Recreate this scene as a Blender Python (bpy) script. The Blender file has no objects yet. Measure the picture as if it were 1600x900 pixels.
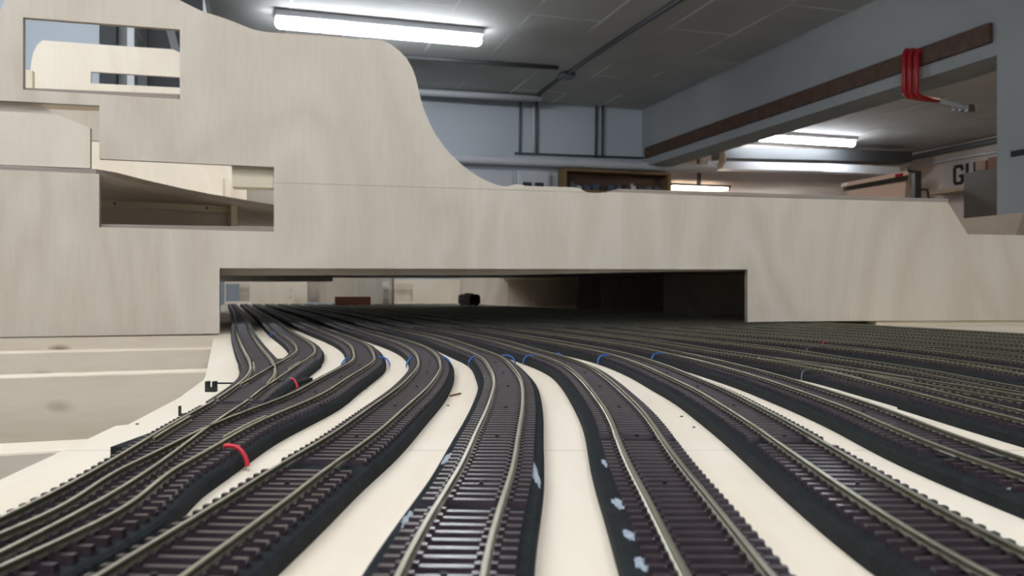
import bpy, bmesh, math, random
import numpy as np
from mathutils import Vector, Matrix

random.seed(4)
R = math.radians
scene = bpy.context.scene
col = scene.collection

# ------------------------------------------------------------------ camera
F = 1290.0                       # focal length in pixels of the 1600 x 900 frame
CZ = 0.0695                      # lens height above the baseboard
cam_data = bpy.data.cameras.new('camera')
cam = bpy.data.objects.new('camera', cam_data)
col.objects.link(cam)
cam.location = (0, 0, CZ)
cam.rotation_euler = (R(90), 0, 0)
cam_data.sensor_width = 36
cam_data.lens = F / 1600 * 36
cam_data.clip_start = 0.01
cam_data.clip_end = 60
cam_data.dof.use_dof = True
cam_data.dof.focus_distance = 0.50
cam_data.dof.aperture_fstop = 24
scene.camera = cam

scene.view_settings.view_transform = 'Standard'
scene.view_settings.look = 'None'
scene.view_settings.gamma = 1
scene.view_settings.use_curve_mapping = False
scene.view_settings.exposure = 0.57

world = bpy.data.worlds.new('world')
scene.world = world
world.use_nodes = True
world.node_tree.nodes['Background'].inputs[0].default_value = (0.8, 0.85, 1.0, 1)
world.node_tree.nodes['Background'].inputs[1].default_value = 0.05

TUBE = 30.0                      # strength of the fluorescent covers
CEIL = CZ + 1.5                  # ceiling height
RA = R(17)                       # the room is turned against the lens axis
U = Vector((math.cos(RA), math.sin(RA), 0))
V = Vector((-math.sin(RA), math.cos(RA), 0))


def at(px, py, Y):
    return Vector(((px - 800) * Y / F, Y, CZ + (450 - py) * Y / F))


def on_v(px, py, v):             # point of the plane v = const of the room
    d = Vector(((px - 800) / F, 1, (450 - py) / F))
    t = v / d.dot(V)
    return Vector((0, 0, CZ)) + d * t


def on_u(px, py, u):
    d = Vector(((px - 800) / F, 1, (450 - py) / F))
    t = u / d.dot(U)
    return Vector((0, 0, CZ)) + d * t


def on_z(px, py, z):
    d = Vector(((px - 800) / F, 1, (450 - py) / F))
    t = (z - CZ) / d.z
    return Vector((0, 0, CZ)) + d * t


def uv(u, v, z=0):
    p = U * u + V * v
    return Vector((p.x, p.y, z))


# ------------------------------------------------------------------ materials
def mat(name, base, rough=0.6, metal=0.0, spec=0.5):
    m = bpy.data.materials.new(name)
    m.use_nodes = True
    b = m.node_tree.nodes['Principled BSDF']
    b.inputs['Base Color'].default_value = (*base, 1)
    b.inputs['Roughness'].default_value = rough
    b.inputs['Metallic'].default_value = metal
    b.inputs['Specular IOR Level'].default_value = spec
    return m


def noisy(name, c1, c2, scale=(1, 1, 1), nscale=5, detail=4, rough=0.6, lo=0.35, hi=0.65, bump=0.0, bscale=None,
          metal=0.0, spec=0.4, distort=0.0):
    m = mat(name, c1, rough, metal, spec)
    nt = m.node_tree
    n = nt.nodes
    b = n['Principled BSDF']
    tc = n.new('ShaderNodeTexCoord')
    mp = n.new('ShaderNodeMapping')
    mp.inputs['Scale'].default_value = scale
    nz = n.new('ShaderNodeTexNoise')
    nz.inputs['Scale'].default_value = nscale
    nz.inputs['Detail'].default_value = detail
    nz.inputs['Distortion'].default_value = distort
    rp = n.new('ShaderNodeValToRGB')
    rp.color_ramp.elements[0].position = lo
    rp.color_ramp.elements[0].color = (*c1, 1)
    rp.color_ramp.elements[1].position = hi
    rp.color_ramp.elements[1].color = (*c2, 1)
    nt.links.new(tc.outputs['Object'], mp.inputs[0])
    nt.links.new(mp.outputs[0], nz.inputs['Vector'])
    nt.links.new(nz.outputs['Fac'], rp.inputs[0])
    nt.links.new(rp.outputs[0], b.inputs['Base Color'])
    if bump:
        bp = n.new('ShaderNodeBump')
        bp.inputs['Strength'].default_value = bump
        bp.inputs['Distance'].default_value = 0.002
        nz2 = n.new('ShaderNodeTexNoise')
        nz2.inputs['Scale'].default_value = bscale or nscale * 8
        nt.links.new(tc.outputs['Object'], nz2.inputs['Vector'])
        nt.links.new(nz2.outputs['Fac'], bp.inputs['Height'])
        nt.links.new(bp.outputs[0], b.inputs['Normal'])
    return m


def plywood(name, c, dark, axis='y', knots=False, contrast=1.0, nsc=7):
    """birch plywood: fine streaks along one axis, broad flame figure, faint flecks"""
    m = mat(name, c, 0.55, 0, 0.3)
    nt = m.node_tree
    n = nt.nodes
    L = nt.links.new
    b = n['Principled BSDF']
    tc = n.new('ShaderNodeTexCoord')
    s = {'x': (0.12, 1, 1), 'y': (1, 0.12, 1), 'z': (1, 1, 0.12)}[axis]
    mp = n.new('ShaderNodeMapping')
    mp.inputs['Scale'].default_value = s
    L(tc.outputs['Object'], mp.inputs[0])
    fine = n.new('ShaderNodeTexNoise')
    fine.inputs['Scale'].default_value = 160
    fine.inputs['Detail'].default_value = 3
    L(mp.outputs[0], fine.inputs['Vector'])
    flame = n.new('ShaderNodeTexNoise')
    flame.inputs['Scale'].default_value = nsc * .6
    flame.inputs['Detail'].default_value = 2
    flame.inputs['Distortion'].default_value = 1.2
    s2 = n.new('ShaderNodeMapping')
    s2.inputs['Scale'].default_value = tuple(0.35 if v < 1 else 1 for v in s)
    L(tc.outputs['Object'], s2.inputs[0])
    L(s2.outputs[0], flame.inputs['Vector'])
    wv = n.new('ShaderNodeMath')
    wv.operation = 'MULTIPLY'
    wv.inputs[1].default_value = 9
    L(flame.outputs['Fac'], wv.inputs[0])
    sn = n.new('ShaderNodeMath')
    sn.operation = 'PINGPONG'
    sn.inputs[1].default_value = 1.0
    L(wv.outputs[0], sn.inputs[0])
    a1 = n.new('ShaderNodeMath')
    a1.operation = 'MULTIPLY'
    a1.inputs[1].default_value = 0.34 * contrast
    L(sn.outputs[0], a1.inputs[0])
    a2 = n.new('ShaderNodeMath')
    a2.operation = 'MULTIPLY_ADD'
    a2.inputs[1].default_value = 0.36 * contrast
    L(fine.outputs['Fac'], a2.inputs[0])
    L(a1.outputs[0], a2.inputs[2])
    rp = n.new('ShaderNodeValToRGB')
    rp.color_ramp.elements[0].position = 0.1
    rp.color_ramp.elements[0].color = (*c, 1)
    rp.color_ramp.elements[1].position = 0.95
    rp.color_ramp.elements[1].color = (*dark, 1)
    L(a2.outputs[0], rp.inputs[0])
    out = rp.outputs[0]
    if knots:
        vo = n.new('ShaderNodeTexVoronoi')
        vo.inputs['Scale'].default_value = 15
        vo.inputs['Randomness'].default_value = 1
        mk = n.new('ShaderNodeMapping')
        mk.inputs['Scale'].default_value = {'x': (0.6, 1, 1.3), 'y': (1, 0.6, 1.3), 'z': (1, 1, .6)}[axis]
        L(tc.outputs['Object'], mk.inputs[0])
        L(mk.outputs[0], vo.inputs['Vector'])
        kr = n.new('ShaderNodeValToRGB')
        kr.color_ramp.elements[0].position = 0.05
        kr.color_ramp.elements[0].color = (1, 1, 1, 1)
        kr.color_ramp.elements[1].position = 0.17
        kr.color_ramp.elements[1].color = (0, 0, 0, 1)
        L(vo.outputs['Distance'], kr.inputs[0])
        mx = n.new('ShaderNodeMix')
        mx.data_type = 'RGBA'
        mx.inputs[7].default_value = (0.22, 0.14, 0.07, 1)
        kn = n.new('ShaderNodeTexNoise')
        kn.inputs['Scale'].default_value = 5
        L(tc.outputs['Object'], kn.inputs['Vector'])
        kk = n.new('ShaderNodeValToRGB')
        kk.color_ramp.elements[0].position = 0.50
        kk.color_ramp.elements[1].position = 0.56
        L(kn.outputs['Fac'], kk.inputs[0])
        k3 = n.new('ShaderNodeMath')
        k3.operation = 'MULTIPLY'
        k3.inputs[1].default_value = 0.8
        L(kk.outputs[0], k3.inputs[0])
        k2 = n.new('ShaderNodeMath')
        k2.operation = 'MULTIPLY'
        L(kr.outputs[0], k2.inputs[0])
        L(k3.outputs[0], k2.inputs[1])
        L(k2.outputs[0], mx.inputs[0])
        L(out, mx.inputs[6])
        out = mx.outputs[2]
    L(out, b.inputs['Base Color'])
    return m


def ply_edge(name, c1, c2, pitch):
    """the layered edge of a sheet; layers run across the sheet's local z"""
    m = mat(name, c1, 0.7, 0, 0.2)
    nt = m.node_tree
    n = nt.nodes
    tc = n.new('ShaderNodeTexCoord')
    wv = n.new('ShaderNodeTexWave')
    wv.bands_direction = 'Z'
    wv.inputs['Scale'].default_value = 0.314 / pitch
    wv.inputs['Distortion'].default_value = 0.4
    rp = n.new('ShaderNodeValToRGB')
    rp.color_ramp.elements[0].color = (*c1, 1)
    rp.color_ramp.elements[1].color = (*c2, 1)
    nt.links.new(tc.outputs['Object'], wv.inputs['Vector'])
    nt.links.new(wv.outputs['Fac'], rp.inputs[0])
    nt.links.new(rp.outputs[0], n['Principled BSDF'].inputs['Base Color'])
    return m


M = {}
M['ply'] = plywood('birch_plywood', (0.765, 0.68, 0.57), (0.57, 0.47, 0.35))
M['ply_board'] = plywood('birch_baseboard', (0.91, 0.815, 0.68), (0.76, 0.62, 0.46), nsc=5)  # same birch as the panels, lightened for the stronger light on level sheets
M['ply_light'] = plywood('light_plywood', (0.88, 0.79, 0.66), (0.76, 0.65, 0.51))
M['edge'] = ply_edge('plywood_edge', (0.30, 0.25, 0.21), (0.46, 0.39, 0.33), 0.003)
M['pine'] = plywood('pine_board', (0.93, 0.80, 0.64), (0.66, 0.52, 0.36), 'x', knots=True, contrast=1.1, nsc=4)
M['pine_light'] = plywood('planed_pine', (0.82, 0.72, 0.55), (0.70, 0.58, 0.38), 'x')
M['sleeper'] = noisy('brown_sleeper_plastic', (0.038, 0.025, 0.031), (0.056, 0.038, 0.046), nscale=300, rough=0.23, spec=1.0)
M['bed'] = noisy('black_foam_bed', (0.004, 0.0065, 0.008), (0.011, 0.015, 0.018), nscale=160, rough=0.8, bump=0.5, bscale=1500, spec=0.3)
M['rail'] = noisy('nickel_silver_rail', (0.72, 0.70, 0.56), (0.82, 0.80, 0.66), nscale=60, rough=0.36, metal=1.0)
M['rail_web'] = noisy('dark_reflection_rail_web', (0.10, 0.095, 0.055), (0.16, 0.15, 0.10), nscale=80, rough=0.5, metal=0.6)  # dark colour stands in for the sleepers and bed mirrored in the web
M['joiner'] = mat('bright_joiner', (0.8, 0.8, 0.78), 0.18, 1.0)
M['black'] = mat('black_plastic', (0.012, 0.012, 0.014), 0.45)
M['blue'] = mat('blue_insulation', (0.03, 0.14, 0.50), 0.4)
M['dkwire'] = mat('grey_insulation', (0.10, 0.11, 0.12), 0.4)
M['red'] = mat('red_insulation', (0.65, 0.03, 0.05), 0.4)
M['bare'] = mat('bare_copper', (0.75, 0.70, 0.62), 0.3, 1)
M['glue'] = noisy('dried_glue', (0.30, 0.35, 0.42), (0.50, 0.56, 0.64), nscale=400, rough=0.35, bump=0.6, bscale=900)
M['wall'] = noisy('white_painted_wall', (0.52, 0.57, 0.62), (0.58, 0.63, 0.68), nscale=1.5, rough=0.85, bump=0.2, bscale=40)
M['paint'] = noisy('grey_painted_beam', (0.36, 0.38, 0.385), (0.41, 0.43, 0.43), nscale=2, rough=0.8, bump=0.2, bscale=40)
M['floor'] = noisy('concrete_floor', (0.20, 0.19, 0.18), (0.28, 0.27, 0.25), nscale=3, rough=0.8)
M['pinkwall'] = noisy('pinkish_wall', (0.66, 0.57, 0.52), (0.72, 0.63, 0.57), nscale=1.5, rough=0.85)
M['darkwood'] = noisy('dark_wood', (0.075, 0.040, 0.026), (0.13, 0.07, 0.045), scale=(1, 12, 12), nscale=2, rough=0.6)
M['whitemetal'] = mat('white_enamel', (0.62, 0.63, 0.66), 0.4)
M['pipe_white'] = mat('white_pipe', (0.66, 0.68, 0.72), 0.5)
M['pipe_grey'] = mat('grey_conduit', (0.13, 0.14, 0.15), 0.5)
M['pipe_dark'] = mat('dark_duct', (0.06, 0.065, 0.07), 0.5)
M['pipe_cream'] = mat('cream_pipe', (0.62, 0.50, 0.38), 0.5)
M['orangewood'] = noisy('varnished_wood', (0.22, 0.13, 0.06), (0.30, 0.18, 0.08), nscale=6, rough=0.5)
M['cabinet'] = mat('olive_grey_enamel', (0.12, 0.11, 0.09), 0.5)
M['card'] = noisy('cardboard', (0.36, 0.28, 0.20), (0.42, 0.33, 0.24), nscale=8, rough=0.8)
M['redpaint'] = mat('red_paint', (0.42, 0.010, 0.016), 0.35)
M['steel'] = mat('steel', (0.55, 0.55, 0.55), 0.35, 1)
M['tool'] = mat('tool_blue_grey', (0.07, 0.09, 0.13), 0.5)
M['ink'] = mat('black_ink', (0.02, 0.02, 0.02), 0.7)
M['sign'] = mat('sign_white', (0.60, 0.56, 0.55), 0.6)
M['redbrown'] = mat('red_brown', (0.16, 0.055, 0.025), 0.6)
M['coach'] = mat('coach_red', (0.11, 0.010, 0.012), 0.35)
M['window'] = mat('dark_glass', (0.02, 0.02, 0.03), 0.1)
M['bluegrey'] = mat('dark_blue_grey', (0.05, 0.06, 0.08), 0.6)
M['charcoal'] = mat('charcoal', (0.035, 0.037, 0.04), 0.6)
M['midgrey'] = mat('mid_grey', (0.22, 0.23, 0.24), 0.6)
M['pink'] = mat('pink_sheet', (0.90, 0.74, 0.70), 0.6)

# ceiling: board-marked concrete with thin raised joints
cm = noisy('board_marked_concrete', (0.46, 0.455, 0.44), (0.54, 0.535, 0.52), nscale=2, rough=0.85)
nt = cm.node_tree
b_ = nt.nodes['Principled BSDF']
old = b_.inputs['Base Color'].links[0].from_socket
tc_ = nt.nodes.new('ShaderNodeTexCoord')
br = nt.nodes.new('ShaderNodeTexBrick')
br.offset = 0.5
br.inputs['Scale'].default_value = 1.0
br.inputs['Brick Width'].default_value = 1.1
br.inputs['Row Height'].default_value = 0.42
br.inputs['Mortar Size'].default_value = 0.009
br.inputs['Color1'].default_value = (0, 0, 0, 1)
br.inputs['Color2'].default_value = (0, 0, 0, 1)
br.inputs['Mortar'].default_value = (1, 1, 1, 1)
mr_ = nt.nodes.new('ShaderNodeMapping')
mr_.inputs['Rotation'].default_value = (0, 0, R(90))
mx_ = nt.nodes.new('ShaderNodeMix')
mx_.data_type = 'RGBA'
mx_.inputs[7].default_value = (0.85, 0.85, 0.83, 1)
nz_ = nt.nodes.new('ShaderNodeTexNoise')
nz_.inputs['Scale'].default_value = 1.3
cr_ = nt.nodes.new('ShaderNodeValToRGB')
cr_.color_ramp.elements[0].position = 0.47
cr_.color_ramp.elements[1].position = 0.60
ml_ = nt.nodes.new('ShaderNodeMath')
ml_.operation = 'MULTIPLY'
nt.links.new(tc_.outputs['Object'], mr_.inputs[0])
nt.links.new(mr_.outputs[0], br.inputs['Vector'])
nt.links.new(tc_.outputs['Object'], nz_.inputs['Vector'])
nt.links.new(br.outputs['Color'], ml_.inputs[0])
nt.links.new(nz_.outputs['Fac'], cr_.inputs[0])
nt.links.new(cr_.outputs[0], ml_.inputs[1])
nt.links.new(ml_.outputs[0], mx_.inputs[0])
nt.links.new(old, mx_.inputs[6])
nt.links.new(mx_.outputs[2], b_.inputs['Base Color'])
M['ceiling'] = cm

em = bpy.data.materials.new('fluorescent_cover')
em.use_nodes = True
eb = em.node_tree.nodes['Principled BSDF']
eb.inputs['Base Color'].default_value = (0.9, 0.9, 0.9, 1)
eb.inputs['Emission Color'].default_value = (0.90, 0.95, 1.0, 1)
eb.inputs['Emission Strength'].default_value = TUBE
M['tube'] = em
em2 = em.copy()
em2.name = 'warm_tube'
em2.node_tree.nodes['Principled BSDF'].inputs['Emission Color'].default_value = (1.0, 0.82, 0.62, 1)
em2.node_tree.nodes['Principled BSDF'].inputs['Emission Strength'].default_value = 30
M['warmtube'] = em2
em3 = em2.copy()
em3.name = 'warm_work_tube'
em3.node_tree.nodes['Principled BSDF'].inputs['Emission Strength'].default_value = 45
M['worktube'] = em3


# ------------------------------------------------------------------ builders
def link(name, me, parent=None, loc=None, rot=None):
    o = bpy.data.objects.new(name, me)
    col.objects.link(o)
    if parent is not None:
        o.parent = parent
    if loc is not None:
        o.location = loc
    if rot is not None:
        o.rotation_euler = rot
    return o


def tag(o, label=None, cat=None, group=None, kind=None):
    if label:
        o['label'] = label
    if cat:
        o['category'] = cat
    if group:
        o['group'] = group
    if kind:
        o['kind'] = kind
    return o


def empty(name, loc, rz=0):
    o = bpy.data.objects.new(name, None)
    o.empty_display_size = 0.02
    col.objects.link(o)
    o.location = loc
    o.rotation_euler = (0, 0, rz)
    return o


class MB:
    def __init__(self):
        self.v = []
        self.f = []
        self.mi = []

    def hexa(self, p, mi=0):      # 8 points: bottom loop of four, then top loop of four
        n = len(self.v)
        self.v += [tuple(q) for q in p]
        for q in ((3, 2, 1, 0), (4, 5, 6, 7), (0, 1, 5, 4), (1, 2, 6, 5), (2, 3, 7, 6), (3, 0, 4, 7)):
            self.f.append(tuple(n + i for i in q))
            self.mi.append(mi)
        return self

    def box(self, x0, x1, y0, y1, z0, z1, mi=0):
        return self.hexa([(x0, y0, z0), (x1, y0, z0), (x1, y1, z0), (x0, y1, z0),
                          (x0, y0, z1), (x1, y0, z1), (x1, y1, z1), (x0, y1, z1)], mi)

    def beam(self, a, b, w, h, up=Vector((0, 0, 1)), mi=0):   # bar from a to b
        a = Vector(a)
        b = Vector(b)
        d = (b - a).normalized()
        s = d.cross(up)
        if s.length < 1e-5:
            s = Vector((1, 0, 0))
        s.normalize()
        t = s.cross(d).normalized()
        s *= w / 2
        t *= h / 2
        return self.hexa([a - s - t, a + s - t, b + s - t, b - s - t, a - s + t, a + s + t, b + s + t, b - s + t], mi)

    def tube(self, pts, r, seg=10, mi=0):
        pts = [Vector(p) for p in pts]
        n0 = len(self.v)
        k = len(pts)
        prev = None
        for i, p in enumerate(pts):
            d = (pts[min(i + 1, k - 1)] - pts[max(i - 1, 0)]).normalized()
            a = prev if prev is not None else (Vector((0, 0, 1)) if abs(d.z) < 0.9 else Vector((1, 0, 0)))
            s = d.cross(a).normalized()
            t = s.cross(d).normalized()
            prev = t
            for j in range(seg):
                an = 2 * math.pi * j / seg
                self.v.append(tuple(p + s * math.cos(an) * r + t * math.sin(an) * r))
        for i in range(k - 1):
            for j in range(seg):
                a = n0 + i * seg + j
                b = n0 + i * seg + (j + 1) % seg
                self.f.append((a, b, b + seg, a + seg))
                self.mi.append(mi)
        self.f.append(tuple(n0 + j for j in range(seg))[::-1])
        self.f.append(tuple(n0 + (k - 1) * seg + j for j in range(seg)))
        self.mi += [mi, mi]
        return self

    def capsule(self, a, b, r, seg=14, caps=5):
        a = Vector(a)
        b = Vector(b)
        d = (b - a).normalized()
        s = d.cross(Vector((0, 0, 1))).normalized()
        t = s.cross(d)
        rings = [(a - d * r * math.cos(q), r * math.sin(q)) for q in [math.pi / 2 * (i + .3) / (caps + .3) for i in range(caps + 1)]]
        rings += [(b + d * r * math.cos(q), r * math.sin(q)) for q in [math.pi / 2 * (i + .3) / (caps + .3) for i in range(caps, -1, -1)]]
        n0 = len(self.v)
        for c, q in rings:
            for j in range(seg):
                an = 2 * math.pi * j / seg
                self.v.append(tuple(c + s * math.cos(an) * q + t * math.sin(an) * q))
        for i in range(len(rings) - 1):
            for j in range(seg):
                p = n0 + i * seg + j
                w = n0 + i * seg + (j + 1) % seg
                self.f.append((p, w, w + seg, p + seg))
                self.mi.append(0)
        self.f.append(tuple(n0 + j for j in range(seg))[::-1])
        self.f.append(tuple(n0 + (len(rings) - 1) * seg + j for j in range(seg)))
        self.mi += [0, 0]
        return self

    def mesh(self, name, mats, smooth=False):
        me = bpy.data.meshes.new(name)
        me.from_pydata(self.v, [], self.f)
        for m in (mats if isinstance(mats, (list, tuple)) else [mats]):
            me.materials.append(m)
        me.polygons.foreach_set('material_index', self.mi)
        if smooth:
            me.polygons.foreach_set('use_smooth', [True] * len(self.f))
        me.update()
        bm = bmesh.new()
        bm.from_mesh(me)
        bmesh.ops.recalc_face_normals(bm, faces=bm.faces)
        bm.to_mesh(me)
        bm.free()
        return me

    def build(self, name, mats, parent=None, loc=None, rot=None, smooth=False, bevel=0):
        o = link(name, self.mesh(name, mats, smooth), parent, loc, rot)
        if bevel:
            md = o.modifiers.new('bevel', 'BEVEL')
            md.width = bevel
            md.segments = 2
            md.limit_method = 'ANGLE'
        return o


def sheet(name, outline, holes, thick, mats, frame, parent=None):
    """a sheet with cut-outs: outline in local (x, y), thickness along -local z"""
    cu = bpy.data.curves.new(name, 'CURVE')
    cu.dimensions = '2D'
    cu.fill_mode = 'BOTH'
    cu.extrude = thick / 2
    for poly in [outline] + list(holes):
        sp = cu.splines.new('POLY')
        sp.points.add(len(poly) - 1)
        for i, p in enumerate(poly):
            sp.points[i].co = (p[0], p[1], 0, 1)
        sp.use_cyclic_u = True
    tmp = bpy.data.objects.new('tmp', cu)
    col.objects.link(tmp)
    me = bpy.data.meshes.new_from_object(tmp.evaluated_get(bpy.context.evaluated_depsgraph_get()))
    bpy.data.objects.remove(tmp)
    bpy.data.curves.remove(cu)
    me.name = name
    me.transform(Matrix.Translation((0, 0, -thick / 2)))
    bm = bmesh.new()
    bm.from_mesh(me)
    bmesh.ops.remove_doubles(bm, verts=bm.verts, dist=1e-6)
    bmesh.ops.recalc_face_normals(bm, faces=bm.faces)
    bm.to_mesh(me)
    bm.free()
    me.materials.clear()
    for m in mats:
        me.materials.append(m)
    me.polygons.foreach_set('use_smooth', [False] * len(me.polygons))
    for p in me.polygons:
        p.material_index = 0 if abs(p.normal.z) > 0.5 else 1
    o = link(name, me, parent)
    o.matrix_world = frame
    return o


def plane_sheet(name, a, b, outline, holes=(), thick=0.01, mats=None, back=0.0, parent=None):
    """upright sheet on the plane Y = a + b X, outline given by its sight lines; 'back' = offset behind the plane"""
    o0 = Vector((0, a, 0))
    ex = Vector((1, b, 0)).normalized()
    ey = Vector((0, 0, 1))
    ez = ex.cross(ey)                                  # faces the viewer (-Y side)
    o0 = o0 - ez * back

    def loc(p):
        d = Vector(((p[0] - 800) / F, 1, (450 - p[1]) / F))
        t = (o0.y - b * o0.x) / (d.y - b * d.x)
        w = Vector((0, 0, CZ)) + d * t
        return ((w - o0).dot(ex), w.z)
    fr = Matrix(((ex.x, ey.x, ez.x, o0.x), (ex.y, ey.y, ez.y, o0.y), (ex.z, ey.z, ez.z, o0.z), (0, 0, 0, 1)))
    return sheet(name, [loc(p) for p in outline], [[loc(p) for p in h] for h in holes], thick,
                 mats or [M['ply'], M['edge']], fr, parent)


def flat_sheet(name, outline, z_top, thick, mats=None, holes=(), parent=None):
    return sheet(name, outline, holes, thick, mats or [M['ply'], M['edge']], Matrix.Translation((0, 0, z_top)), parent)


# ================================================================== THE ROOM
FLOOR = CZ - 1.17
LEFT_U, BEAM_U, VB, VF, V2, U2 = -3.0, 3.07, 6.31, -3.2, 7.52, 6.95


def room_box(name, u0, u1, v0, v1, z0, z1, m, kind='structure', parent=None):
    """box with its sides along the room's own axes"""
    mb = MB()
    mb.box(0, u1 - u0, 0, v1 - v0, 0, z1 - z0)
    p = uv(u0, v0, z0)
    o = mb.build(name, m, parent, p, (0, 0, RA))
    if kind:
        o['kind'] = kind
    return o


room_box('floor', LEFT_U - .2, U2 + .2, VF - .2, V2 + .2, FLOOR - .1, FLOOR, M['floor'])
room_box('ceiling', LEFT_U - .2, U2 + .2, VF - .2, V2 + .2, CEIL, CEIL + .1, M['ceiling'])
room_box('wall_left', LEFT_U - .12, LEFT_U, VF, VB, FLOOR, CEIL, M['wall'])
room_box('wall_front', LEFT_U, U2, VF - .12, VF, FLOOR, CEIL, M['wall'])
room_box('wall_back', LEFT_U, 3.30, VB, VB + .15, FLOOR, CEIL, M['wall'])
room_box('wall_far', 3.30, U2, V2, V2 + .12, FLOOR, CEIL, M['pinkwall'])
room_box('wall_return', 3.20, 3.30, VB + .15, V2, FLOOR, CEIL, M['wall'])
room_box('wall_right', U2, U2 + .12, VF, V2 + .12, FLOOR, CEIL, M['pinkwall'])
BEAM_Z = CZ + 1.014
room_box('wall_middle', BEAM_U, BEAM_U + .225, VF, 2.82, FLOOR, CEIL, M['paint'])
room_box('trim_1', BEAM_U, BEAM_U + .225, 2.82, VB, BEAM_Z, CEIL, M['paint'])

# near partition with a door frame, seen through the upper cut-out
pa = on_v(-330, 450, 3.35)
pb = on_v(155, 450, 3.35)
ua, ub = pa.dot(U), pb.dot(U)
room_box('wall_partition', LEFT_U, ub, 3.35, 3.45, FLOOR, CEIL, M['wall'])
dr = empty('door_1', uv(ub + .005, 3.35, FLOOR), RA)
dr['kind'] = 'structure'
H_ = CEIL - FLOOR - 0.002
mb = MB()
mb.box(0, .055, -.02, .10, 0, H_)
mb.build('door_frame', M['charcoal'], dr)
w1 = (on_v(197, 450, 3.35).dot(U) - ub)
w2 = (on_v(208, 450, 3.35).dot(U) - ub)
w3 = (on_v(300, 450, 3.35).dot(U) - ub)
MB().box(.055, w1, .03, .07, 0, H_).build('door_leaf', M['midgrey'], dr)
MB().box(w1, w2, -.01, .08, 0, H_).build('door_post', M['whitemetal'], dr)
# dark locker behind the door post
lk = empty('locker', uv(ub + w2 + .03, 3.50, FLOOR), RA)
tag(lk, 'tall dark steel locker beside the grey door, seen through the window cut-out', 'locker')
MB().box(0, w3 - w2, 0, .45, 0, 2.35).build('body', M['charcoal'], lk, bevel=.004)
MB().beam((.05, -.012, 2.32), (.17, -.012, 1.85), .03, .02, Vector((0, 1, 0))).build('brace', M['midgrey'], lk)
MB().box(w3 - w2 - .10, w3 - w2 - .085, -.03, 0, 1.1, 1.25).build('handle', M['steel'], lk)

# timber rail on the beam
t_ = MB().box(0, .022, 0, 6.22 - 2.84, CZ + 1.075, CZ + 1.16).build('timber_rail', M['darkwood'], None,
                                                              uv(BEAM_U - .022, 2.84, 0), (0, 0, RA))
tag(t_, 'long dark brown timber rail fixed along the side of the ceiling beam', 'rail')

# a lamp seen in each bay, unseen main lights, and lamps added to brighten


def lamp(u, v, length, label, m, z=CEIL, w=.10):
    root = empty('fluorescent_lamp', uv(u, v, z), RA)
    tag(root, label, 'ceiling lamp')
    MB().box(-length / 2, length / 2, -.055, .055, -.035, 0).build('housing', M['whitemetal'], root, bevel=.004)
    MB().capsule((-length / 2 + .03, 0, -.060), (length / 2 - .03, 0, -.060), .030).build('cover', m, root, smooth=True)
    return root


lamp(.66, 4.66, 1.16, 'bright tube lamp on the ceiling right behind the tall plywood profile', M['tube'])
lamp(5.10, 6.88, 1.16, 'bright tube lamp on the ceiling of the far bay, beyond the beam', M['tube'])
lamp(-.95, .25, 1.5, 'tube lamp on the ceiling above the left of the track board, out of the frame', M['tube'])
lamp(.25, -.35, 1.1, 'tube lamp on the ceiling right above the viewer, out of the frame', M['tube'])
lamp(.0, -1.9, 1.5, 'tube lamp on the ceiling well behind the viewer', M['tube'])
lamp(-1.2, 1.70, 1.5, 'unseen tube lamp added above the left end to brighten the plywood behind the window', M['tube'])  # not seen; put here to light the slotted plywood piece
lamp(5.0, 3.6, 1.16, 'unseen warm tube lamp added behind the pillar to brighten the far bay', M['warmtube'])  # added out of sight to warm and brighten the far bay

# conduits and pipes


def pipe(name, pts, r, m, label, cat='pipe', group=None, seg=10):
    p0 = Vector(pts[0])
    mb = MB().tube([Vector(p) - p0 for p in pts], r, seg)
    o = mb.build(name, m, None, p0, smooth=False)
    for p in o.data.polygons:
        p.use_smooth = len(p.vertices) == 4
    return tag(o, label, cat, group)


zc = CEIL - .012
pipe('conduit', [on_z(560, 84, zc), on_z(872, 106, zc)], .014, M['pipe_dark'],
     'thin dark conduit running across the ceiling behind the plywood hill', 'conduit')
pipe('conduit', [on_z(842, 148, zc), on_z(886, 115, zc), on_z(985, 49, zc), on_z(1062, 0, zc), on_z(1160, -60, zc)], .014, M['pipe_dark'],
     'long dark conduit slanting over the ceiling towards the upper edge', 'conduit')
jb = empty('junction_box', on_z(886, 114, CEIL), RA)
tag(jb, 'small junction box where two ceiling conduits meet', 'junction box')
MB().box(-.05, .05, -.04, .04, -.035, 0).build('box', M['pipe_grey'], jb, bevel=.004)
MB().box(-.02, .02, -.02, .02, -.045, -.035).build('lid', M['pipe_grey'], jb)

vw = VB - .03
pipe('trunking', [on_z(560, 139, CEIL - .03), on_z(846, 154, CEIL - .03)], .026, M['pipe_white'],
     'white trunking pipe in the corner of back wall and ceiling', 'pipe')
pipe('conduit', [on_v(813, 160, vw), on_v(812, 238, vw)], .009, M['pipe_grey'],
     'leftmost thin conduit standing on the back wall', 'conduit')
pipe('conduit', [on_v(834, 158, vw), on_v(834, 237, vw)], .011, M['pipe_white'],
     'pale conduit on the back wall, just right of the leftmost one', 'conduit')
pipe('conduit', [on_v(839, 158, vw), on_v(839, 239, vw)], .009, M['pipe_grey'],
     'grey conduit touching the pale conduit on the back wall', 'conduit')
pipe('conduit', [on_v(932, 166, vw), on_v(931, 246, vw)], .010, M['pipe_dark'],
     'left one of the two black conduits near the beam', 'conduit')
pipe('conduit', [on_v(942, 162, vw), on_v(941, 246, vw)], .010, M['pipe_dark'],
     'right one of the two black conduits near the beam', 'conduit')
pipe('conduit', [on_v(804, 239, vw), on_v(1012, 247, vw)], .007, M['pipe_dark'],
     'thin black conduit lying level above the thick white pipe', 'conduit')
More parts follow.
